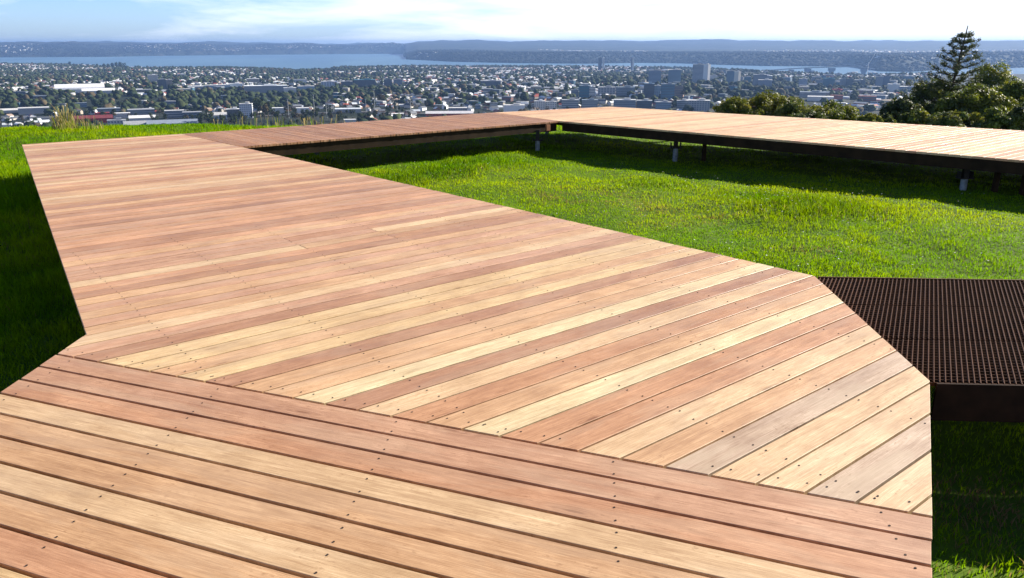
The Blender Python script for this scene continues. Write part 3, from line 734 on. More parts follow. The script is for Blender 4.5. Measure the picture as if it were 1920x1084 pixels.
seed_tuft(150, 242, -.35, 110, .5, .5, 'lower greener grass tuft just right of the tall straw-coloured one')
for u, n, lab in ((470, 40, 'thin grass wisps behind the near end of the slatted walkway'), (560, 34, 'sparse tall grass stalks poking above the middle of the slatted walkway'), (620, 26, 'last little grass wisp behind the slatted walkway before the white roof')):
    seed_tuft(u, 236 if u < 500 else 231, -.5, n, .5, .9, lab)

# ------------------------------------------------------------------ trees
M_BARK = simple('bark', (.07, .055, .042), .9, 0, .3, 3)
def leaf_cloud(centres, radii, n, size, cols, seed=0, flat=1.0):
    """n small leaf quads through the shells of several clumps; returns V, loops.., colours"""
    g = np.random.default_rng(seed); centres = np.array(centres); radii = np.array(radii); w = radii.prod(1) ** (2 / 3); k = g.choice(len(centres), n, p=w / w.sum())
    d = g.normal(size=(n, 3)); d /= np.linalg.norm(d, axis=1)[:, None]; rr = g.random(n) ** .45
    p = centres[k] + d * radii[k] * rr[:, None]
    nz = fbm(p[:, 0] / size / 6 + p[:, 2] / size / 7, p[:, 1] / size / 6 - p[:, 2] / size / 9, seed + 3, 3); ok = nz > .36; p = p[ok]; d = d[ok]; k = k[ok]; n = len(p)
    nrm = d + g.normal(size=(n, 3)) * .7 + np.array([0, 0, .5]); nrm /= np.linalg.norm(nrm, axis=1)[:, None]
    t = np.cross(nrm, g.normal(size=(n, 3))); t /= np.linalg.norm(t, axis=1)[:, None]; b = np.cross(nrm, t)
    s = size * g.uniform(.6, 1.35, n)[:, None]
    V = np.stack([p - t * s, p - b * s * .5, p + t * s, p + b * s * .5], 1)
    cc = np.array(cols); ci = cc[(_hash(k.astype(np.int64), k.astype(np.int64) * 0, seed + 9) * len(cc)).astype(int) % len(cc)]
    c = ci * g.uniform(.65, 1.35, (n, 1))
    return V.reshape(-1, 3), np.repeat(c, 4, 0)
def cloud_obj(name, V, C, m, parent=None):
    n = len(V) // 4; return np_mesh(name, V, np.arange(n * 4), np.arange(n) * 4, np.full(n, 4), m, C, parent)
TREES = 'trees and bushes just beyond the far deck'
def broadleaf(u, vtop, hw, D, cols, label, seed, n=9000, vis=110, name='broadleaf_tree', size=.16, cat='tree'):
    """u/vtop: where the top shows; hw half width in photo pixels"""
    d = ray(u, vtop); x, y = d.x * D, d.y * D; zt = EYE + d.z * D; g = float(ground_z(x, y)) ; k = D / 1536.0; rw = hw * k
    o = empty(name, (x, y, g)); tag(o, label, cat); rnd = random.Random(seed)
    ht = zt - g; cen = []; rad = []; depth = max(rw * 1.1, min(ht * .75, vis * k))
    nc = 110
    for i in range(nc):
        a = rnd.uniform(0, 6.28); t = rnd.random() ** .8; q = 1 - min(t * 1.5, 1); rr = rw * math.sqrt(max(0, 1 - q * q)) * (.72 + .2 * rnd.random()) * (rnd.random() ** .35)
        r = rw * rnd.uniform(.14, .25)
        cen.append((rr * math.cos(a), rr * math.sin(a), ht - r * .7 - depth * t * .95)); rad.append((r, r, r * rnd.uniform(.55, .8)))
    cen.append((0, 0, ht - rw * .22)); rad.append((rw * .26, rw * .26, rw * .22))
    n = int(n * 3.2); size = size * .6
    V, C = leaf_cloud(cen, rad, n, size, cols, seed); cloud_obj('crown', V, C, M_LEAF, o)
    mb = MB(); hb = ht - depth * .7; mb.tube([(0, 0, -.4), (.1, 0, hb * .5), (0, .1, hb)], [.32, .24, .2], 9)
    for c in cen[:9]: mb.tube([(0, .1, hb), (c[0] * .5, c[1] * .5, (hb + c[2]) / 2 + .3), c], [.15, .09, .03], 6)
    mb.build('trunk', M_BARK, o, smooth=True); return o
OL = [(.13, .155, .026), (.10, .13, .024), (.18, .19, .034), (.07, .095, .026)]
DK = [(.075, .10, .028), (.09, .12, .030), (.125, .14, .036), (.055, .075, .030)]
YG = [(.15, .165, .03), (.12, .14, .028), (.19, .185, .036), (.085, .11, .026)]
broadleaf(1872, 111, 74, 78, OL, 'rounded olive green tree crown directly right of the tall conifer', 11, 15000, 200)
broadleaf(1755, 146, 82, 62, DK, 'dark broadleaf tree covering the foot of the tall conifer', 12, 15000, 130)
broadleaf(1912, 148, 80, 60, OL, 'bushy olive tree at the far right end of the tree group', 13, 14000, 130)
broadleaf(1694, 184, 62, 56, DK, 'low dark tree at the left foot of the conifer group', 14, 12000, 90)
broadleaf(1832, 156, 86, 54, OL, 'broad mixed green tree in front, between the conifer and the rounded crown', 15, 15000, 110)
broadleaf(1930, 190, 60, 50, DK, 'dark low tree just above the right end of the far deck', 16, 10000, 90)
broadleaf(1446, 167, 84, 54, YG, 'yellowish bush rising highest behind the middle of the far deck', 21, 14000, 70, 'bush', .13, 'bush')
broadleaf(1385, 178, 60, 52, YG, 'rounded yellow-green bush, leftmost behind the far deck', 22, 10000, 60, 'bush', .13, 'bush')
broadleaf(1560, 187, 92, 48, OL, 'dome-shaped deep green bush right of the yellowish bushes', 23, 15000, 70, 'bush', .12, 'bush')
broadleaf(1500, 186, 62, 46, DK, 'small dark bush wedged between the yellowish bush and the green dome', 24, 8000, 50, 'bush', .12, 'bush')
broadleaf(1632, 212, 32, 46, YG, 'small bright bush at the right foot of the green dome bush', 25, 6000, 40, 'bush', .12, 'bush')

def norfolk(u, vtop, D, label):
    d = ray(u, vtop); x, y = d.x * D, d.y * D; zt = EYE + d.z * D; g = float(ground_z(x, y)); o = empty('norfolk_pine', (x, y, g)); tag(o, label, 'tree')
    ht = zt - g; k = D / 1536; rnd = random.Random(5); mb = MB(); lean = Vector((-14 * k, 0))   # trunk leans slightly
    def tx(z): return -(ht - z) * .10
    zs = [ht - i * ht / 14 for i in range(15)][::-1]
    mb.tube([(tx(z), 0, z) for z in zs], [.03 + .26 * (1 - z / ht) ** .9 for z in zs], 8)
    br = MB(); V = []; C = []; F = []
    z = ht - .75
    g_ = np.random.default_rng(4); lv = []
    while z > 3:
        fr = (ht - z) / (170 * k); L0 = min(3.6, .28 + 3.3 * fr) * rnd.uniform(.88, 1.08); nb_ = 6 if fr > .1 else 4; a0 = rnd.uniform(0, 6.28)
        for i in range(nb_):
            a = a0 + i * 6.283 / nb_ + rnd.uniform(-.2, .2); L_ = L0 * rnd.uniform(.78, 1.12); pts = []
            for t in (0, .35, .7, 1): pts.append((tx(z) + math.cos(a) * L_ * t, math.sin(a) * L_ * t, z + L_ * (.12 * t + .22 * t * t)))
            mb.tube(pts, [.035, .028, .02, .01], 5, cap=False)
            # upturned foliage tufts toward the tips
            nt_ = max(3, int(L_ / .3))
            for q in range(nt_):
                t = .25 + .78 * (q + rnd.random() * .6) / nt_
                c = (tx(z) + math.cos(a) * L_ * t + rnd.gauss(0, .07), math.sin(a) * L_ * t + rnd.gauss(0, .07), z + L_ * (.12 * t + .22 * t * t) + .06)
                r = rnd.uniform(.12, .20) * (1 + .35 * (t > .8)); lv.append((c, (r, r, r * .95)))
        z -= .36 + .20 * min(1, fr)
    n = len(lv); cen = [c for c, r in lv]; rad = [r for c, r in lv]
    VV, CC = leaf_cloud(cen, rad, n * 44, .055, [(.045, .062, .028), (.060, .078, .032), (.035, .05, .026)], 77)
    cloud_obj('foliage', VV, CC, M_LEAF, o); mb.build('trunk', M_BARK, o)
broadleaf(1722, 203, 50, 49, OL, 'small olive tree low in front of the conifer foot', 17, 9000, 70)
broadleaf(1790, 206, 60, 48, DK, 'low dark tree in front between the conifer and the far deck', 18, 9000, 70)
broadleaf(1865, 200, 60, 49, OL, 'low olive tree in front under the rounded crown', 19, 9000, 80)
broadleaf(1664, 212, 30, 50, DK, 'smallest dark tree at the left end of the tree group', 20, 5000, 50)
norfolk(1815, 48, 62, 'tall open-branched Norfolk pine with tufted tips standing above the bushes at right')

# ------------------------------------------------------------------ city
def vis_row(u):
    return np.interp(u, [-50, 0, 100, 340, 450, 640, 925, 1140, 1330, 1336, 1480, 1500, 1640, 1650, 1720, 1780, 1920, 2000], [236, 236, 226, 242, 234, 226, 212, 202, 206, 182, 168, 190, 212, 190, 150, 118, 120, 120])
CM = {}
def cmat(c, rough=.75):
    k = tuple(round(x, 3) for x in c) + (rough,)
    if k not in CM: CM[k] = simple('city_paint', c, rough, 0, .12, .25)
    return CM[k]
WHITE = (.78, .78, .76); PALE = (.60, .59, .56); GREY = (.36, .37, .38); DGREY = (.10, .11, .12); BLUE = (.24, .33, .42); TEAL = (.04, .16, .22); BRICK = (.24, .10, .07); REDR = (.38, .05, .04); TAN = (.36, .29, .2); BEIGE = (.45, .38, .29); SLATE = (.22, .26, .30); ORANGE = (.48, .14, .08)
GLASS = simple('window_glass', (.09, .12, .155), .4, 0, .2, .3)
_cube_cache = {}
def box_mesh(name, m):
    key = (name, m.name)
    if key not in _cube_cache:
        b = MB(); b.box(-.5, .5, -.5, .5, 0, 1); o = b.build(name, m); me = o.data; bpy.data.objects.remove(o); _cube_cache[key] = me
    return _cube_cache[key]
def part_box(name, m, parent, cx, cy, z, sx, sy, sz):
    o = bpy.data.objects.new(name, box_mesh(name, m)); COL.objects.link(o); o.parent = parent; o.location = (cx, cy, z); o.scale = (sx, sy, sz); return o
used_boxes = []
def building(u0, u1, vt, vb, wall, roof, label, group=None, depth=None, yaw=0.0, kind='flat', bands=True, name='building', cat='building', D=None, win=None):
    uc = (u0 + u1) / 2
    if D is None: x, y, g, D = hit(uc, vb)
    else:
        d = ray(uc, vb); x, y = d.x * D, d.y * D; g = float(ground_z(x, y))
    h = (EYE + ray(uc, vt).z * D) - g; h = max(h, 3.5); w = (u1 - u0) * D / 1536 * (.88 if abs(yaw) > .1 else .97); dp = depth or max(10, min(w * .6, 40))
    az = math.atan2(x, y)
    # centre pushed back by half the depth, so the front stands where it is seen
    x += math.sin(az) * dp / 2; y += math.cos(az) * dp / 2
    g = min(float(ground_z(x, y)), g)
    o = empty(name, (x, y, g), -az + yaw); tag(o, label, cat, group)
    used_boxes.append((x, y, max(w, dp) * .6))
    wm_ = cmat(wall); rm = cmat(roof, .5)
    if kind == 'gable':
        part_box('wall', wm_, o, 0, 0, -4, w, dp, h * .62 + 4)
        mb = MB(); e = .5; z0 = h * .62; mb.add([(-w / 2 - e, -dp / 2 - e, z0), (w / 2 + e, -dp / 2 - e, z0), (w / 2 + e, dp / 2 + e, z0), (-w / 2 - e, dp / 2 + e, z0), (-w / 2 - e, 0, h), (w / 2 + e, 0, h)], [(0, 1, 5, 4), (2, 3, 4, 5), (0, 4, 3), (1, 2, 5), (0, 3, 2, 1)]); mb.build('roof', rm, o)
    elif kind == 'vault':
        part_box('wall', wm_, o, 0, 0, -4, w, dp, h * .45 + 4)
        mb = MB(); n = 10; vs = []
        for i in range(n + 1):
            a = math.pi * i / n; yy = -math.cos(a) * dp / 2 * 1.02; zz = h * .45 + math.sin(a) * h * .55; vs += [(-w / 2, yy, zz), (w / 2, yy, zz)]
        fs = [(2 * i, 2 * i + 1, 2 * i + 3, 2 * i + 2) for i in range(n)] + [tuple(2 * i for i in range(n + 1)), tuple(2 * i + 1 for i in range(n + 1))[::-1]]
        mb.add(vs, fs); mb.build('roof', rm, o)
    elif kind == 'round':
        mb = MB(); mb.tube([(0, 0, -4), (0, 0, h * .8)], w / 2, 20); mb.build('wall', wm_, o); mb = MB(); mb.tube([(0, 0, h * .8), (0, 0, h)], [w / 2 * 1.04, w * .05], 20); mb.build('roof', rm, o)
        return o
    else:
        part_box('wall', wm_, o, 0, 0, -4, w, dp, h + 4)
        part_box('roof', rm, o, 0, 0, h, w + .6, dp + .6, .7)
        if h > 14: part_box('plant_room', rm, o, w * .12, 0, h + .7, w * .3, dp * .4, 3)
    hw = h * (.62 if kind == 'gable' else .45 if kind == 'vault' else 1)
    if bands and hw > 6:
        n = int(min(16, hw // 3.6)); st = hw / n
        if win:       # separate windows in columns
            cols_ = min(win, 90 // max(n, 1))
            for i in range(n):
                for c in range(cols_): part_box('window', GLASS, o, -w / 2 + w * (c + .5) / cols_, -dp / 2 - .05, i * st + st * .3, w / cols_ * .55, .3, st * .45)
                part_box('window', GLASS, o, w / 2 + .05, 0, i * st + st * .3, .3, dp * .7, st * .45)
        else:
            for i in range(n): part_box('window_band', GLASS, o, 0, 0, i * st + st * .32, w + .3, dp + .3, st * .42)
    return o
B = building
# landmarks (photo pixels: left, right, top, base)
B(113, 190, 158, 175, (.7, .7, .7), (.78, .78, .78), 'very long white hall with a curved roof above the wooded slope at left', kind='vault', bands=False, depth=60)
B(160, 212, 166, 177, PALE, WHITE, 'low white-roofed sheds touching the right side of the long white hall', kind='gable', bands=False)
B(150, 172, 143, 148, WHITE, (.75, .75, .75), 'small white shed alone above the long white hall', kind='gable', bands=False)
B(143, 207, 217, 231, REDR, (.20, .05, .05), 'red long building with a saw-tooth roof behind the bank grass', kind='gable', bands=False, depth=26)
B(181, 204, 212, 219, REDR, REDR, 'short red upper storey standing behind the long red building', bands=False)
B(187, 224, 204, 216, GREY, SLATE, 'grey flat office block behind the red building')
B(213, 243, 213, 222, PALE, WHITE, 'white low block right of the red building', bands=False)
B(244, 288, 206, 218, SLATE, GREY, 'dark glazed office with a row of windows behind white roofs')
B(246, 290, 217, 228, PALE, WHITE, 'white saw-tooth factory roof in front of the dark glazed office', kind='gable', bands=False)
B(206, 236, 226, 243, PALE, GREY, 'grey apartment block with dark windows just above the bank grass', win=6)
B(238, 300, 228, 243, SLATE, GREY, 'wide blue-grey warehouse roof above the bank grass', kind='gable', bands=False, depth=40)
B(282, 372, 226, 241, (.22, .27, .33), (.26, .30, .36), 'long blue-grey warehouse before the dark round trees', kind='gable', bands=False, depth=40)
B(312, 345, 208, 222, GREY, PALE, 'pale office complex left of the round dark trees')
B(345, 378, 211, 224, SLATE, GREY, 'low grey-blue office beside the pale office complex')
B(392, 425, 211, 224, WHITE, PALE, 'white gabled hall left of the white apartment tower', kind='gable', bands=False)
B(426, 452, 205, 220, DGREY, WHITE, 'dark shop block touching the white apartment tower', bands=False)
B(452, 475, 195, 222, (.66, .68, .72), PALE, 'white apartment tower with blue windows beside tall dark trees', win=6, depth=16, yaw=-.1)
B(0, 40, 204, 212, PALE, PALE, 'low pale sheds at the left edge above the bank grass', kind='gable', bands=False)
B(42, 88, 203, 214, GREY, PALE, 'long low grey school building near the left edge', bands=False)
B(62, 98, 219, 226, GREY, DGREY, 'dark-roofed house in front of the long low school building', kind='gable', bands=False)
B(298, 312, 149, 168, DGREY, GREY, 'dark left half of the mid-rise pair in the left suburb')
B(312, 324, 150, 167, BEIGE, PALE, 'beige right half of the mid-rise pair in the left suburb')
B(279, 296, 141, 154, PALE, WHITE, 'pale mid-rise behind the dark and beige pair')
B(334, 348, 139, 147, PALE, WHITE, 'small pale mid-rise farther right of the beige one')
B(355, 402, 162, 168, GREY, WHITE, 'thin white-roofed shed left of the blue-walled shed', bands=False)
B(388, 430, 160, 168, BLUE, PALE, 'blue-walled shed in the middle of the left suburb', bands=False)
B(430, 455, 157, 168, WHITE, WHITE, 'bright white box shed right of the blue-walled shed', bands=False)
B(460, 538, 161, 175, GREY, (.72, .74, .74), 'long arena with a broad white roof', bands=True, depth=50)
B(533, 556, 165, 177, PALE, WHITE, 'white annex at the right end of the long arena', bands=False)
B(559, 590, 162, 173, BLUE, PALE, 'blue shed right of the long arena', bands=False)
B(603, 628, 153, 169, (.5, .55, .62), PALE, 'white and blue office tower left of the dark office slabs', win=5)
B(640, 662, 153, 169, DGREY, GREY, 'first dark office slab right of the white and blue office')
B(664, 705, 150, 163, DGREY, TEAL, 'wide dark glass office in the row of dark slabs')
B(720, 736, 149, 165, DGREY, DGREY, 'dark slab left of the thin gap in the row')
B(738, 755, 149, 165, SLATE, GREY, 'dark slab right of the thin gap in the row')
B(900, 940, 152, 164, DGREY, GREY, 'dark flat office above the trees left of centre')
B(512, 536, 203, 214, PALE, WHITE, 'white low roofs beside the tall dark trees', bands=False)
B(556, 580, 203, 213, WHITE, WHITE, 'little white depot with a stub tower', bands=False)
B(628, 678, 205, 212, GREY, (.6, .65, .68), 'long pale blue depot roof above the walkway', bands=False)
B(645, 668, 225, 231, PALE, WHITE, 'small white roof peeping over the walkway edge', bands=False)
B(728, 758, 214, 222, WHITE, WHITE, 'white canopy roof behind the walkway', bands=False)
B(796, 890, 209, 220, (.35, .07, .04), (.75, .72, .70), 'long red-walled shed with a bright white roof behind the walkway', kind='gable', bands=False, depth=22)
B(840, 877, 203, 214, SLATE, PALE, 'blue-grey office with small windows behind the red-walled shed', win=8)
B(943, 985, 198, 214, WHITE, PALE, 'white shed touching the far deck edge, left of centre', bands=False)
B(1001, 1022, 190, 208, PALE, WHITE, 'white apartment block with small windows, left of a twin pair', win=5)
B(1022, 1044, 191, 208, PALE, PALE, 'grey-white apartment block, right of a twin pair', win=5)
B(1052, 1085, 188, 208, GREY, GREY, 'plain grey block rising behind the far deck apex')
B(1090, 1121, 188, 206, GREY, SLATE, 'plain grey block right of the far deck apex')
B(1149, 1192, 188, 208, SLATE, (.5, .52, .52), 'dark long office with pale roof strip, left section')
B(1192, 1222, 189, 208, DGREY, (.5, .52, .52), 'dark long office with pale roof strip, right section')
B(1228, 1258, 192, 210, BLUE, GREY, 'blue-grey low office left of the white rooftop units')
B(1268, 1290, 189, 207, SLATE, PALE, 'slate office with white rooftop units')
B(1290, 1330, 189, 212, GREY, PALE, 'pale grey office right of the white rooftop units', win=8)
B(1085, 1107, 161, 184, TEAL, SLATE, 'teal glass office block in the middle of the city')
B(1104, 1116, 163, 184, PALE, PALE, 'pale narrow block on the teal office')
B(1120, 1154, 164, 180, GREY, GREY, 'grey office with a tan framed front', win=6)
B(1136, 1150, 166, 176, TAN, TAN, 'tan framed bay before the grey office', bands=False, depth=8)
B(1154, 1190, 164, 180, SLATE, SLATE, 'slate slab right of the tan framed bay')
B(1070, 1085, 169, 184, SLATE, GREY, 'short slate block left of the teal glass office')
B(1206, 1226, 157, 184, DGREY, BLUE, 'dark glass block left of the white gridded offices')
B(1224, 1238, 161, 184, BLUE, PALE, 'blue-white gridded office right of the dark glass block', win=4)
B(1238, 1264, 158, 188, (.10, .20, .27), SLATE, 'broad blue-green office before the brown stepped block')
B(1264, 1280, 162, 184, (.25, .2, .17), DGREY, 'brown stepped block in the city middle')
B(1215, 1239, 132, 160, (.20, .28, .38), GREY, 'left blue residential tower with stepped top')
B(1252, 1276, 131, 158, (.17, .27, .36), PALE, 'right blue residential tower beside the tallest tower')
B(1297, 1317, 121, 157, (.38, .41, .45), GREY, 'grey front of the tallest tower')
B(1317, 1330, 121, 155, (.66, .66, .64), PALE, 'sunlit right side of the tallest tower, painted as a white block', yaw=-.7, bands=False)  # separate white block paints the sun on the tower's right side
B(1361, 1375, 133, 160, (.16, .26, .34), GREY, 'blue-green half of the second tall tower')
B(1375, 1387, 134, 160, (.62, .58, .50), PALE, 'sunlit right side of the second tall tower, painted as a cream block', yaw=-.7, bands=False)  # cream block stands in for this tower's sunlit right face
B(1121, 1128, 108.5, 133, (.09, .12, .17), DGREY, 'dark slender tower at the water edge, left of its white twin', depth=18)
B(1129, 1133, 108, 133, (.62, .62, .62), WHITE, 'white slender twin tower beside the dark one at the water edge', depth=14)
B(1182, 1185, 109, 133, (.2, .2, .25), GREY, 'shaded side of the lone slender waterside tower, painted as a dark block', depth=12)  # dark and white blocks paint one tower's shaded and sunlit sides
B(1185, 1188, 108, 133, (.7, .7, .7), WHITE, 'sunlit side of the lone slender waterside tower, painted as a white block', depth=12)
B(1411, 1436, 140, 160, SLATE, GREY, 'slate office right of the second tall tower')
B(1421, 1446, 150, 166, (.3, .34, .4), PALE, 'pale blue office before the slate office')
B(1497, 1512, 148, 165, (.4, .45, .55), PALE, 'pale lilac office tower with a dark right side')
B(1543, 1563, 147, 164, TEAL, TEAL, 'solid teal glass tower block')
B(1574, 1585, 148, 164, GREY, SLATE, 'grey tower half left of a dark one')
B(1585, 1597, 148, 165, DGREY, DGREY, 'dark tower half right of a grey one')
B(1612, 1620, 150, 165, DGREY, DGREY, 'dark squat tower with pointed top')
B(1641, 1653, 144, 162, SLATE, GREY, 'slate tower left of the twin near the crane')
B(1655, 1666, 143, 160, (.1, .14, .2), DGREY, 'dark blue tower right of the twin near the crane')
B(1560, 1578, 168, 178, (.45, .08, .07), REDR, 'red upper block behind the orange brick block')
B(1557, 1579, 179, 188, ORANGE, BRICK, 'orange-red brick block in the right city')
B(1588, 1606, 170, 178, WHITE, (.8, .8, .8), 'bright white vaulted roof beside the red block', kind='vault', bands=False)
B(1610, 1640, 181, 192, BRICK, BRICK, 'dark brick hall behind the green bushes')
B(1655, 1702, 187, 197, BEIGE, TAN, 'round beige drum building at the foot of the trees', kind='round')
B(1500, 1545, 173, 184, GREY, SLATE, 'grey office behind the yellowish bush')
B(1515, 1560, 182, 190, PALE, PALE, 'pale long roof above the green dome bush', bands=False)
B(1686, 1722, 163, 172, SLATE, PALE, 'long slate building just left of the conifer trees')
B(1664, 1684, 158, 172, PALE, WHITE, 'white building left of the conifer trees', bands=False)

LM = [(150, 166, 'the long white hall'), (176, 223, 'the red saw-tooth building'), (311, 158, 'the beige and dark mid-rises'), (463, 208, 'the white apartment tower'), (505, 168, 'the long arena roof'), (616, 161, 'the white and blue office tower'), (690, 157, 'the dark office slabs'), (560, 208, 'the white depot'), (720, 212, 'the depot yards'), (843, 212, 'the red-walled shed'), (920, 158, 'the dark flat office'), (965, 205, 'the white shed by the far deck'), (1022, 199, 'the twin apartment blocks'), (1100, 197, 'the plain grey blocks'), (1185, 197, 'the dark long office'), (1096, 172, 'the teal glass office'), (1137, 172, 'the tan framed office'), (1250, 172, 'the broad blue-green office'), (1227, 146, 'the blue residential towers'), (1313, 139, 'the tallest tower'), (1374, 147, 'the second tall tower'), (1305, 198, 'the pale rooftop offices'), (1126, 122, 'the slender waterside twins'), (1553, 155, 'the teal tower block'), (1568, 180, 'the red city block'), (1430, 155, 'the slate office'), (1625, 186, 'the brick hall'), (1680, 192, 'the beige drum building'), (40, 208, 'the low sheds at the left edge'), (55, 160, 'the wooded slope at far left'), (400, 165, 'the blue-walled shed'), (330, 220, 'the blue-grey warehouse'), (620, 185, 'the thin lamp masts'), (780, 180, 'the trees left of centre'), (200, 190, 'the wooded slope under the hall'), (300, 190, 'the middle left rooftops'), (400, 190, 'the roofs left of the apartment tower')]
def where(u, v):
    a, b, nme = min(LM, key=lambda q: (q[0] - u) ** 2 + 6 * (q[1] - v) ** 2); du, dv_ = u - a, v - b
    if abs(du) > 2.2 * abs(dv_): return ('left of ' if du < 0 else 'right of ') + nme
    return ('in front of ' if dv_ > 0 else 'behind ') + nme
# generic mid-size city blocks
ci = 0; tries = 0
adj = {WHITE: 'white', PALE: 'pale grey', GREY: 'grey', DGREY: 'charcoal', BLUE: 'blue-grey', TEAL: 'teal', BRICK: 'brick', TAN: 'tan', BEIGE: 'beige', SLATE: 'slate'}
pal_w = [GREY, GREY, SLATE, SLATE, BLUE, PALE, DGREY, TAN, BRICK, WHITE, BEIGE, TEAL, PALE]
while ci < 185 and tries < 6000:
    tries += 1; u = random.uniform(760, 1710) if random.random() < .82 else random.uniform(20, 760); v = random.uniform(134, 205)
    if u < 760 and v < 150: continue
    if u < 1000 and v < 148: continue
    if v > vis_row(u) + 2: continue
    x, y, g, D = hit(u, v)
    if D > 6200 or any(math.hypot(x - a, y - b) < r + 22 for a, b, r in used_boxes): continue
    wpx = random.uniform(10, 26) * (1.0 if v > 150 else .7); hpx = random.uniform(4, 9) * (1.3 if random.random() < .15 and u > 1150 else 1) * (1 if v > 150 else .7)
    w_ = random.choice(pal_w); r_ = random.choice([PALE, GREY, SLATE, WHITE, GREY, DGREY])
    ty = 'low' if hpx < 6 else 'mid-rise'
    zone = 'in the far left suburbs' if u < 760 else 'in the city'
    building(u - wpx / 2, u + wpx / 2, v - hpx, v, w_, r_, f'{ty} {adj[w_]} block, {adj[r_]} roof, {where(u, v)}', 'commercial blocks of the city', yaw=random.choice([0, -.5, -.35, -.6, .2]), bands=hpx > 5.5, kind='gable' if random.random() < .25 and hpx < 7 else 'flat'); ci += 1

# suburban houses
HOUSE_W = [(.74, .73, .70), (.60, .56, .50), (.36, .31, .26), (.8, .8, .8), (.30, .17, .12)]
HOUSE_R = [((.30, .08, .05), 'red'), ((.24, .25, .26), 'grey'), ((.78, .79, .79), 'white'), ((.12, .13, .14), 'dark'), ((.34, .26, .2), 'brown'), ((.60, .64, .66), 'silver')]
def house_geo(w, d, h, rh):
    e = .5
    wv = [(-w / 2, -d / 2, -3), (w / 2, -d / 2, -3), (w / 2, d / 2, -3), (-w / 2, d / 2, -3), (-w / 2, -d / 2, h), (w / 2, -d / 2, h), (w / 2, d / 2, h), (-w / 2, d / 2, h), (-w / 2, 0, h + rh), (w / 2, 0, h + rh)]
    wf = [(0, 1, 5, 4), (2, 3, 7, 6), (1, 2, 6, 9, 5), (3, 0, 4, 8, 7)]
    z = h - e * rh / (d / 2) + .08
    rv = [(-w / 2 - e, -d / 2 - e, z), (w / 2 + e, -d / 2 - e, z), (w / 2 + e, 0, h + rh + .08), (-w / 2 - e, 0, h + rh + .08), (w / 2 + e, d / 2 + e, z), (-w / 2 - e, d / 2 + e, z),]
    rf = [(0, 1, 2, 3), (3, 2, 4, 5)]
    return wv, wf, rv, rf
def scatter(n, dmin, dmax_f=.97, azr=.80):
    out = []
    while len(out) < n:
        k = 20000; az = rng.uniform(-azr, azr, k); D = np.sqrt(rng.uniform(dmin ** 2, 8200 ** 2, k)); dn = np.interp(az, *NEARC); ok = D < dn * dmax_f - 40
        x = D * np.sin(az); y = D * np.cos(az); z = ground_z(x, y); out += list(zip(x[ok], y[ok], z[ok], D[ok]))
    return out[:n]
def clear_of(x, y, pad):
    for a, b, r in used_boxes:
        if abs(x - a) < r + pad and abs(y - b) < r + pad: return False
    return True
hp = scatter(34000, 1150); hh = []
for x, y, z, D in hp:
    u, v = project(x, y, z + 5)
    wood = float(fbm(x / 620, y / 460, 91, 4))
    if wood > .54 or random.random() < .30: continue
    if not clear_of(x, y, 8): continue
    if u > 950 and v > 134 and random.random() < .25: continue
    if v > vis_row(u) + 14: continue
    hh.append((x, y, z, D, u, v))
hh.sort(key=lambda t: t[3]); visible = [t for t in hh if t[5] < vis_row(t[4]) - 1 and -10 < t[4] < 1930]
first = visible[:300]; fs_ = set(id(t) for t in first); rest = [t for t in hh if id(t) not in fs_]
protos = {}
for i, (x, y, z, D, u, v) in enumerate(first):
    wi = random.randrange(5); ri = random.choices(range(6), [3, 4, 3, 4, 2, 3])[0]; si = random.randrange(3); key = (wi, ri, si)
    if key not in protos:
        w, d, h, rh = [(13, 9, 3.4, 2.6), (17, 10, 5.6, 3), (11, 11, 3.2, 3.2)][si]; wv_, wf_, rv_, rf_ = house_geo(w, d, h, rh)
        o = empty('suburban_house', (0, 0, 0)); mesh_obj('wall', wv_, wf_, cmat(HOUSE_W[wi], .8), o); mesh_obj('roof', rv_, rf_, cmat(HOUSE_R[ri][0], .45), o); protos[key] = o; h_ = o
    else:
        s = protos[key]; h_ = s.copy(); COL.objects.link(h_)
        for ch in s.children: c = ch.copy(); COL.objects.link(c); c.parent = h_
    h_.location = (x, y, z); h_.rotation_euler = (0, 0, random.uniform(0, math.pi))
    tag(h_, f"{['low', 'two-storey', 'square'][si]} {['off-white', 'beige', 'brown', 'white', 'brick'][wi]} house, {HOUSE_R[ri][1]} roof, {where(u, v)}", 'house', 'suburban houses below the hill')
# remaining houses as one object
SV = []; SF = []; SCc = []
nrest = len(rest); wv_, wf_, rv_, rf_ = house_geo(1, 1, .36, .24)
Vb = np.array(wv_ + rv_); nvb = len(wv_)
faces = [list(f) for f in wf_] + [[i + nvb for i in f] for f in rf_]
sc_w = rng.uniform(10, 17, nrest); sc_d = rng.uniform(8, 12, nrest); sc_h = rng.uniform(9, 14, nrest); ya = rng.uniform(0, math.pi, nrest)
Vb2 = Vb.copy(); Vb2[:, 0] = np.clip(Vb2[:, 0], -.54, .54); Vb2[:, 1] = np.clip(Vb2[:, 1], -.56, .56); Vb2[:4, 2] = -.3
z_ = Vb2[:, 2].copy(); z_[nvb + 0] = z_[nvb + 1] = z_[nvb + 4] = z_[nvb + 5] = .34; z_[nvb + 2] = z_[nvb + 3] = .612; Vb2[:, 2] = z_
pos = np.array([(t[0], t[1], t[2]) for t in rest])
X = Vb2[None, :, 0] * sc_w[:, None]; Y = Vb2[None, :, 1] * sc_d[:, None]; Z = Vb2[None, :, 2] * sc_h[:, None]
Xr = X * np.cos(ya)[:, None] - Y * np.sin(ya)[:, None] + pos[:, 0:1]; Yr = X * np.sin(ya)[:, None] + Y * np.cos(ya)[:, None] + pos[:, 1:2]; Zr = Z + pos[:, 2:3]
V = np.stack([Xr, Yr, Zr], -1).reshape(-1, 3)
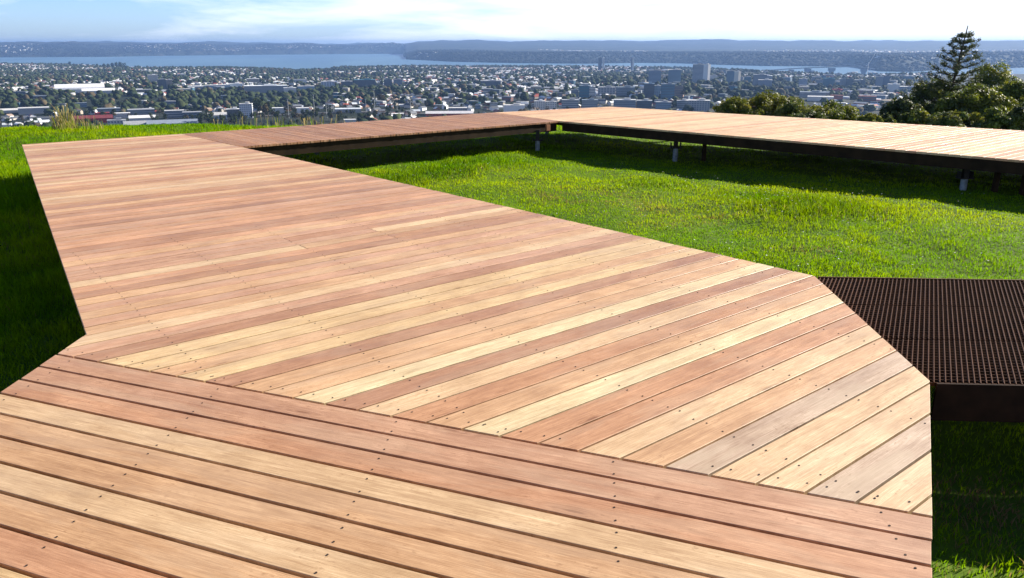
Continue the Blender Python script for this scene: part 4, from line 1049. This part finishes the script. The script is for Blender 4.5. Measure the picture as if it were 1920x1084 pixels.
lo = np.concatenate([np.array(f) for f in faces]); tot = np.array([len(f) for f in faces]); st = np.concatenate([[0], np.cumsum(tot)[:-1]])
nb0 = len(Vb2); loops = (lo[None] + np.arange(nrest)[:, None] * nb0).ravel(); starts = (st[None] + np.arange(nrest)[:, None] * len(lo)).ravel(); totals = np.tile(tot, nrest)
hw_ = np.array(HOUSE_W)[rng.integers(0, 5, nrest)]; hr_ = np.array([r[0] for r in HOUSE_R])[rng.choice(6, nrest, p=[.10, .15, .36, .14, .07, .18])]
Cc = np.concatenate([np.repeat(hw_[:, None], nvb, 1), np.repeat(hr_[:, None], nb0 - nvb, 1)], 1).reshape(-1, 3)
def tintmat(name, rough):
    m, nt, o = mat(name); b = nt.nodes.new('ShaderNodeBsdfPrincipled'); a = nt.nodes.new('ShaderNodeAttribute'); a.attribute_name = 'tint'; nt.links.new(a.outputs[0], b.inputs['Base Color']); b.inputs['Roughness'].default_value = rough; nt.links.new(b.outputs[0], o.inputs[0]); return m
M_FARH = tintmat('far_house_paint', .5)
tag(np_mesh('distant_houses', V, loops, starts, totals, M_FARH, Cc), 'countless tiny roofs of the farther suburbs reaching to the near harbour shore', 'houses', kind='stuff')
print('houses', len(first), nrest)

# houses across the harbour
k = 60000; az = rng.uniform(-.64, .64, k); D = np.sqrt(rng.uniform(7000 ** 2, 17500 ** 2, k)); df = np.interp(az, *FARC); ok = D > df + 150; az = az[ok]; D = D[ok]
x = D * np.sin(az); y = D * np.cos(az); den = fbm(x / 1300, y / 1300, 101, 3); ok = rng.random(len(x)) < np.clip((den - .52) * 2.0, 0, .5) * (D < np.where(np.arctan2(x, y) > HEADAZ, 12200, 17500)); x, y, D = x[ok][:9000], y[ok][:9000], D[ok][:9000]
z = ground_z(x, y); n = len(x); w = rng.uniform(9, 20, n) * rng.choice([1, 1, 1, 2.2], n); h = rng.uniform(4, 8, n); ya = rng.uniform(0, math.pi, n)
bv = np.array([(-.5, -.4, -.2), (.5, -.4, -.2), (.5, .4, -.2), (-.5, .4, -.2), (-.5, -.4, 1), (.5, -.4, 1), (.5, .4, 1), (-.5, .4, 1)])
X = bv[None, :, 0] * w[:, None]; Y = bv[None, :, 1] * w[:, None]; Z = bv[None, :, 2] * h[:, None]
V = np.stack([X * np.cos(ya)[:, None] - Y * np.sin(ya)[:, None] + x[:, None], X * np.sin(ya)[:, None] + Y * np.cos(ya)[:, None] + y[:, None], Z + z[:, None]], -1).reshape(-1, 3)
fc = np.array([(4, 5, 6, 7), (0, 1, 5, 4), (1, 2, 6, 5), (2, 3, 7, 6), (3, 0, 4, 7)]); loops = (fc.ravel()[None] + np.arange(n)[:, None] * 8).ravel()
cc = np.array([(.6, .6, .6), (.4, .38, .34), (.3, .2, .16), (.75, .75, .75)])[rng.choice(4, n, p=[.35, .3, .2, .15])]
tag(np_mesh('distant_houses', V, loops, np.arange(n * 5) * 4, np.full(n * 5, 4), M_FARH, np.repeat(cc, 8, 0)), 'specks of houses scattered over the hills across the harbour', 'houses', kind='stuff')

# suburban trees: 300 individuals then the mass
def tree_proto(seed, cols):
    g = random.Random(seed); cen = []; rad = []
    for i in range(9):
        a = g.uniform(0, 6.28); r = g.uniform(1.2, 2.3); q = g.uniform(.3, 2.6); cen.append((q * math.cos(a), q * math.sin(a), g.uniform(3.5, 8.2))); rad.append((r, r, r * .85))
    V, C = leaf_cloud(cen, rad, 420, .62, cols, seed); o = empty('suburban_tree', (0, 0, 0)); cloud_obj('crown', V, C, M_FAR, o); mb = MB(); mb.tube([(0, 0, -1), (0, 0, 5)], [.35, .2], 6); mb.build('trunk', M_BARK, o); return o
tcols = [[(.030, .045, .018), (.042, .058, .020)], [(.05, .065, .022), (.035, .05, .018)], [(.085, .07, .035), (.07, .058, .03)]]
tnames = ['dark evergreen', 'mid-green', 'brownish']
tp = [[tree_proto(200 + 10 * c + i, tcols[c]) for i in range(2)] for c in range(3)]; usedp = set()
ts = scatter(40000, 1120); tl = []
for x, y, z, D in ts:
    wood = float(fbm(x / 620, y / 460, 91, 4))
    u, v = project(x, y, z + 8)
    if v > vis_row(u) + 16 or not clear_of(x, y, 1): continue
    if 900 < u < 1750 and random.random() < .40: continue
    if wood < .5 and random.random() < .62: continue
    tl.append((x, y, z, D, u, v, wood))
# hand-placed clumps of big trees seen in the photo (u, v base, scale)
hand = [(378, 236, 2.2), (392, 238, 2.5), (405, 240, 2.2), (420, 241, 1.9), (440, 239, 1.8), (488, 219, 3.6), (503, 219, 3.4), (497, 224, 3.0), (520, 226, 2.0), (300, 218, 1.8), (190, 203, 2.0), (225, 203, 2.0), (262, 200, 1.9), (110, 200, 2.0), (130, 210, 2.0), (75, 196, 2.0), (45, 196, 1.9), (150, 196, 2.2), (700, 200, 2.2), (715, 196, 2.4), (660, 196, 2.1), (740, 203, 2.4), (770, 200, 2.0), (900, 196, 2.3), (880, 190, 2.2), (930, 195, 2.2), (970, 190, 2.2), (1000, 186, 2.0), (850, 196, 2.0), (1130, 190, 2.0), (1345, 176, 2.0), (1380, 172, 2.0), (1280, 184, 1.8), (220, 171, 2.4), (540, 218, 1.9), (460, 238, 1.7), (640, 228, 1.6), (690, 230, 1.8)]
def inst_tree(x, y, z, s, c):
    p = random.choice(tp[c])
    if p.name not in usedp: usedp.add(p.name); o = p
    else:
        o = p.copy(); COL.objects.link(o)
        for ch in p.children: q = ch.copy(); COL.objects.link(q); q.parent = o
    o.location = (x, y, z - .5); o.rotation_euler = (0, 0, random.uniform(0, 6.28)); o.scale = (s, s, s * random.uniform(.9, 1.2)); return o
for u, v, s in hand:
    x, y, g, D = hit(u, v); o = inst_tree(x, y, g, s, random.choice([0, 0, 1, 2])); nm = 'large'
    tag(o, f'large leafy tree {where(u, v)}', 'tree', 'trees of the suburbs below the hill')
tl.sort(key=lambda t: t[3]); vt = [t for t in tl if t[5] < vis_row(t[4]) and -10 < t[4] < 1930][:260]; ids = set(id(t) for t in vt); rest = [t for t in tl if id(t) not in ids]
for x, y, z, D, u, v, wd_ in vt:
    c = random.choices([0, 1, 2], [5, 3, 2])[0]; o = inst_tree(x, y, z, random.uniform(.9, 1.6), c); tag(o, f'{tnames[c]} tree {where(u, v)}', 'tree', 'trees of the suburbs below the hill')
import bmesh
def ico(sub):
    bm = bmesh.new(); bmesh.ops.create_icosphere(bm, subdivisions=sub, radius=1); v = np.array([q.co[:] for q in bm.verts]); f = np.array([[q.index for q in p.verts] for p in bm.faces]); bm.free(); return v, f
iv, if_ = ico(2)
n = min(len(rest), 16500); rest = [rest[i] for i in rng.choice(len(rest), n, replace=False)]
pos = np.array([t[:3] for t in rest]); s = rng.uniform(4.5, 10.5, n); wz = rng.uniform(.75, 1.15, n)
jit = rng.uniform(.62, 1.3, (n, len(iv), 1)); V = iv[None] * jit * s[:, None, None]; V[:, :, 2] *= wz[:, None] * .9; V += pos[:, None]; V[:, :, 2] += (s * .7)[:, None]
loops = (if_.ravel()[None] + np.arange(n)[:, None] * len(iv)).ravel(); nf = len(if_)
cb = np.array([(.030, .045, .018), (.045, .060, .022), (.04, .055, .02), (.085, .068, .038), (.022, .036, .018)])[rng.choice(5, n, p=[.3, .2, .2, .12, .18])]
Cc = cb[:, None] * rng.uniform(.6, 1.4, (n, len(iv), 1))
tag(np_mesh('distant_trees', V.reshape(-1, 3), loops, np.arange(n * nf) * 3, np.full(n * nf, 3), M_FAR, Cc.reshape(-1, 3)), 'dark mass of trees filling the farther suburbs down to the shore', 'trees', kind='stuff')
# forest cover on the wooded headland and far shores
k = 90000; az = rng.uniform(-.64, .64, k); df = np.interp(az, *FARC); D = df + 20 + rng.random(k) ** 1.5 * 2600; x = D * np.sin(az); y = D * np.cos(az)
n = 16000; x, y, D = x[:n], y[:n], D[:n]; z = ground_z(x, y); iv1, if1 = ico(1); s = rng.uniform(9, 22, n)
V = iv1[None] * rng.uniform(.6, 1.3, (n, len(iv1), 1)) * s[:, None, None]; V[:, :, 2] *= .6; V += np.stack([x, y, z + 3], 1)[:, None]
loops = (if1.ravel()[None] + np.arange(n)[:, None] * len(iv1)).ravel(); nf = len(if1); cb = np.array([(.008, .013, .010), (.012, .018, .012), (.018, .024, .014)])[rng.choice(3, n)]
tag(np_mesh('headland_forest', V.reshape(-1, 3), loops, np.arange(n * nf) * 3, np.full(n * nf, 3), M_FAR, np.repeat(cb, len(iv1), 0)), 'dark forest covering the headland and shores across the water', 'forest', kind='stuff')
# wooded point at the near shore, left
for i, (u, vb, s) in enumerate(((196, 129, 2.6), (203, 129, 3.0), (211, 129, 3.2), (219, 129, 3.4), (227, 129.5, 3.4), (234, 130, 3.0), (131, 123.5, 2.6))):
    x, y, g, D = hit(u, vb); o = inst_tree(x, y, g, s * 1.5, 0); tag(o, 'big dark tree of the clump on the left harbour shore' if i < 6 else 'single dark tree standing alone against the water at left', 'tree', 'dark shore trees at left' if i < 6 else None)
for c in tp:
    for p in c:
        if p.name not in usedp:
            for ch in list(p.children): bpy.data.objects.remove(ch)
            bpy.data.objects.remove(p)

# harbour bridge
DB = 5450.0
def bp(u, v, D=DB): d = ray(u, v); return Vector((d.x * D, d.y * D, EYE + d.z * D))
br = empty('harbour_bridge', (*bp(1560, 140)[:2], SEA)); tag(br, 'long blue-grey steel harbour bridge on tall piers crossing the water at right', 'bridge')
off_ = Vector(br.location); MBR = simple('bridge_steel', (.16, .21, .27), .7, 0, .1, .05)
prof = [(1400, 136), (1440, 131.5), (1480, 128.5), (1515, 126.5), (1560, 125), (1590, 124.5), (1620, 126.5), (1640, 129)]
mb = MB(); P3 = [bp(u, v) - off_ for u, v in prof]
for a, b in zip(P3[:-1], P3[1:]):
    d = (b - a); n_ = Vector((-d.y, d.x, 0)).normalized() * 12
    vs = [a - n_, b - n_, b + n_, a + n_]; vs = [(*q[:2], q.z - 5) for q in vs] + [(*q[:2], q.z + 1) for q in vs]; mb.add(vs, [(4, 5, 6, 7), (0, 1, 5, 4), (1, 2, 6, 5), (2, 3, 7, 6), (3, 0, 4, 7), (3, 2, 1, 0)])
mb.build('deck', MBR, br)
for u, vt_, w in ((1455, 131, 5), (1484, 129, 10), (1515, 127, 13), (1560, 126, 14), (1620, 127.5, 12)):
    c = bp(u, vt_) - off_; mb = MB(); mb.box(c.x - w, c.x + w, c.y - 7, c.y + 7, -6, c.z - 22); mb.box(c.x - w * 1.5, c.x + w * 1.5, c.y - 8, c.y + 8, c.z - 22, c.z - 5); mb.build('pier', MBR, br)
mb = MB(); arch = [(1563, 125), (1572, 122.6), (1585, 121.3), (1597, 121.3), (1610, 123), (1619, 126)]; A3 = [bp(u, v) - off_ for u, v in arch]
for sft in (-10, 10):
    pts = [(q.x, q.y + sft, q.z) for q in A3]; mb.tube(pts, 1.2, 6)
    for q in A3[1:-1]: mb.tube([(q.x, q.y + sft, q.z), (q.x, q.y + sft, q.z - 8)], .8, 5)
mb.build('arch_truss', MBR, br)
# tower crane
x, y, g, D = hit(1625, 147); cr_ = empty('tower_crane', (x, y, g)); tag(cr_, 'white tower crane with raised leaning jib by the water at right', 'crane'); k = D / 1480; MW = cmat((.7, .7, .7))
mb = MB(); mb.tube([(0, 0, -2), (0, 0, 26 * k * 1.0)], 1.1, 4); mb.build('mast', MW, cr_); mb = MB(); mb.tube([(0, 0, 22 * k), (9 * k, 0, 41 * k)], 1.0, 4); mb.build('jib', MW, cr_); mb = MB(); mb.tube([(0, 0, 22 * k), (-4 * k, 0, 20 * k)], 1.6, 4); mb.build('counter_jib', MW, cr_)
mb = MB(); mb.tube([(9 * k, 0, 41 * k), (14 * k, 0, 40.5 * k)], .8, 4); mb.build('jib_tip', MW, cr_)
# thin floodlight masts
MM = cmat((.42, .44, .45))
for i, (u, vt_, vb) in enumerate(((542, 186, 222), (590, 178, 214), (613, 196, 222), (626, 192, 210), (687, 186, 216), (703, 168, 212), (770, 188, 216), (840, 192, 208), (653, 198, 212), (745, 200, 214), (798, 200, 212))):
    x, y, g, D = hit(u, vb); h = EYE + ray(u, vt_).z * D - g; o = empty('lamp_mast', (x, y, g)); tag(o, 'thin tall grey lamp mast rising above the depot yards behind the walkway', 'lamp mast', 'lamp masts beyond the walkway')
    mb = MB(); mb.tube([(0, 0, -1), (0, 0, h)], [.5, .3], 6); mb.build('pole', MM, o); mb = MB(); mb.box(-1.4, 1.4, -.4, .4, h - .5, h + .5); mb.build('lamp_head', MM, o)
# yard road strip
def road(pts, w, name):
    P_ = [hit(u, v) for u, v in pts]; mb = MB()
    dense = []
    for a, b in zip(P_[:-1], P_[1:]):
        for i in range(12): t = i / 12; dense.append((a[0] + (b[0] - a[0]) * t, a[1] + (b[1] - a[1]) * t))
    dense.append(P_[-1][:2]); vs = []
    for i, p in enumerate(dense):
        q = dense[min(i + 1, len(dense) - 1)]; r_ = dense[max(i - 1, 0)]; d = Vector((q[0] - r_[0], q[1] - r_[1])).normalized(); n_ = Vector((-d.y, d.x)) * w / 2
        for s_ in (-1, 1): X_ = p[0] + n_.x * s_; Y_ = p[1] + n_.y * s_; vs.append((X_, Y_, float(max(ground_z(X_, Y_), ground_z(*p))) + 1.5))
    mb.add(vs, [(2 * i, 2 * i + 1, 2 * i + 3, 2 * i + 2) for i in range(len(dense) - 1)]); tag(mb.build(name, simple('asphalt', (.09, .09, .09), .8, 0, .2, .05)), kind='structure')
road([(480, 220), (540, 215), (620, 213), (730, 212), (820, 215)], 26, 'road')
road([(1000, 178), (1100, 186), (1200, 187), (1290, 183)], 14, 'road')

# ------------------------------------------------------------------ haze
hz = MB(); hz.box(-34000, 34000, -3000, 31000, -199, 95)
m, nt, o_ = mat('haze_air'); pv = nt.nodes.new('ShaderNodeVolumePrincipled'); pv.inputs['Color'].default_value = (.24, .41, .77, 1); pv.inputs['Density'].default_value = 4.6e-5; pv.inputs['Anisotropy'].default_value = .2
nt.links.new(pv.outputs[0], o_.inputs['Volume']); tag(hz.build('haze', m), 'thin blue haze over the city and harbour', 'haze', kind='stuff')

# same look and same neighbour: told apart by their order from the left
ORD = ['first', 'second', 'third', 'fourth', 'fifth', 'sixth', 'seventh', 'eighth', 'ninth', 'tenth', 'eleventh', 'twelfth', 'thirteenth', 'fourteenth', 'fifteenth']
same = {}
for o in SC.objects:
    if o.parent is None and 'label' in o and 'group' in o and 'kind' not in o: same.setdefault(o['label'], []).append(o)
for lb, os_ in same.items():
    if 1 < len(os_) <= 15:
        os_.sort(key=lambda q: project(*q.location)[0])
        for i, q in enumerate(os_): q['label'] = f'{ORD[i]} {lb}' if i else f'leftmost {lb}'
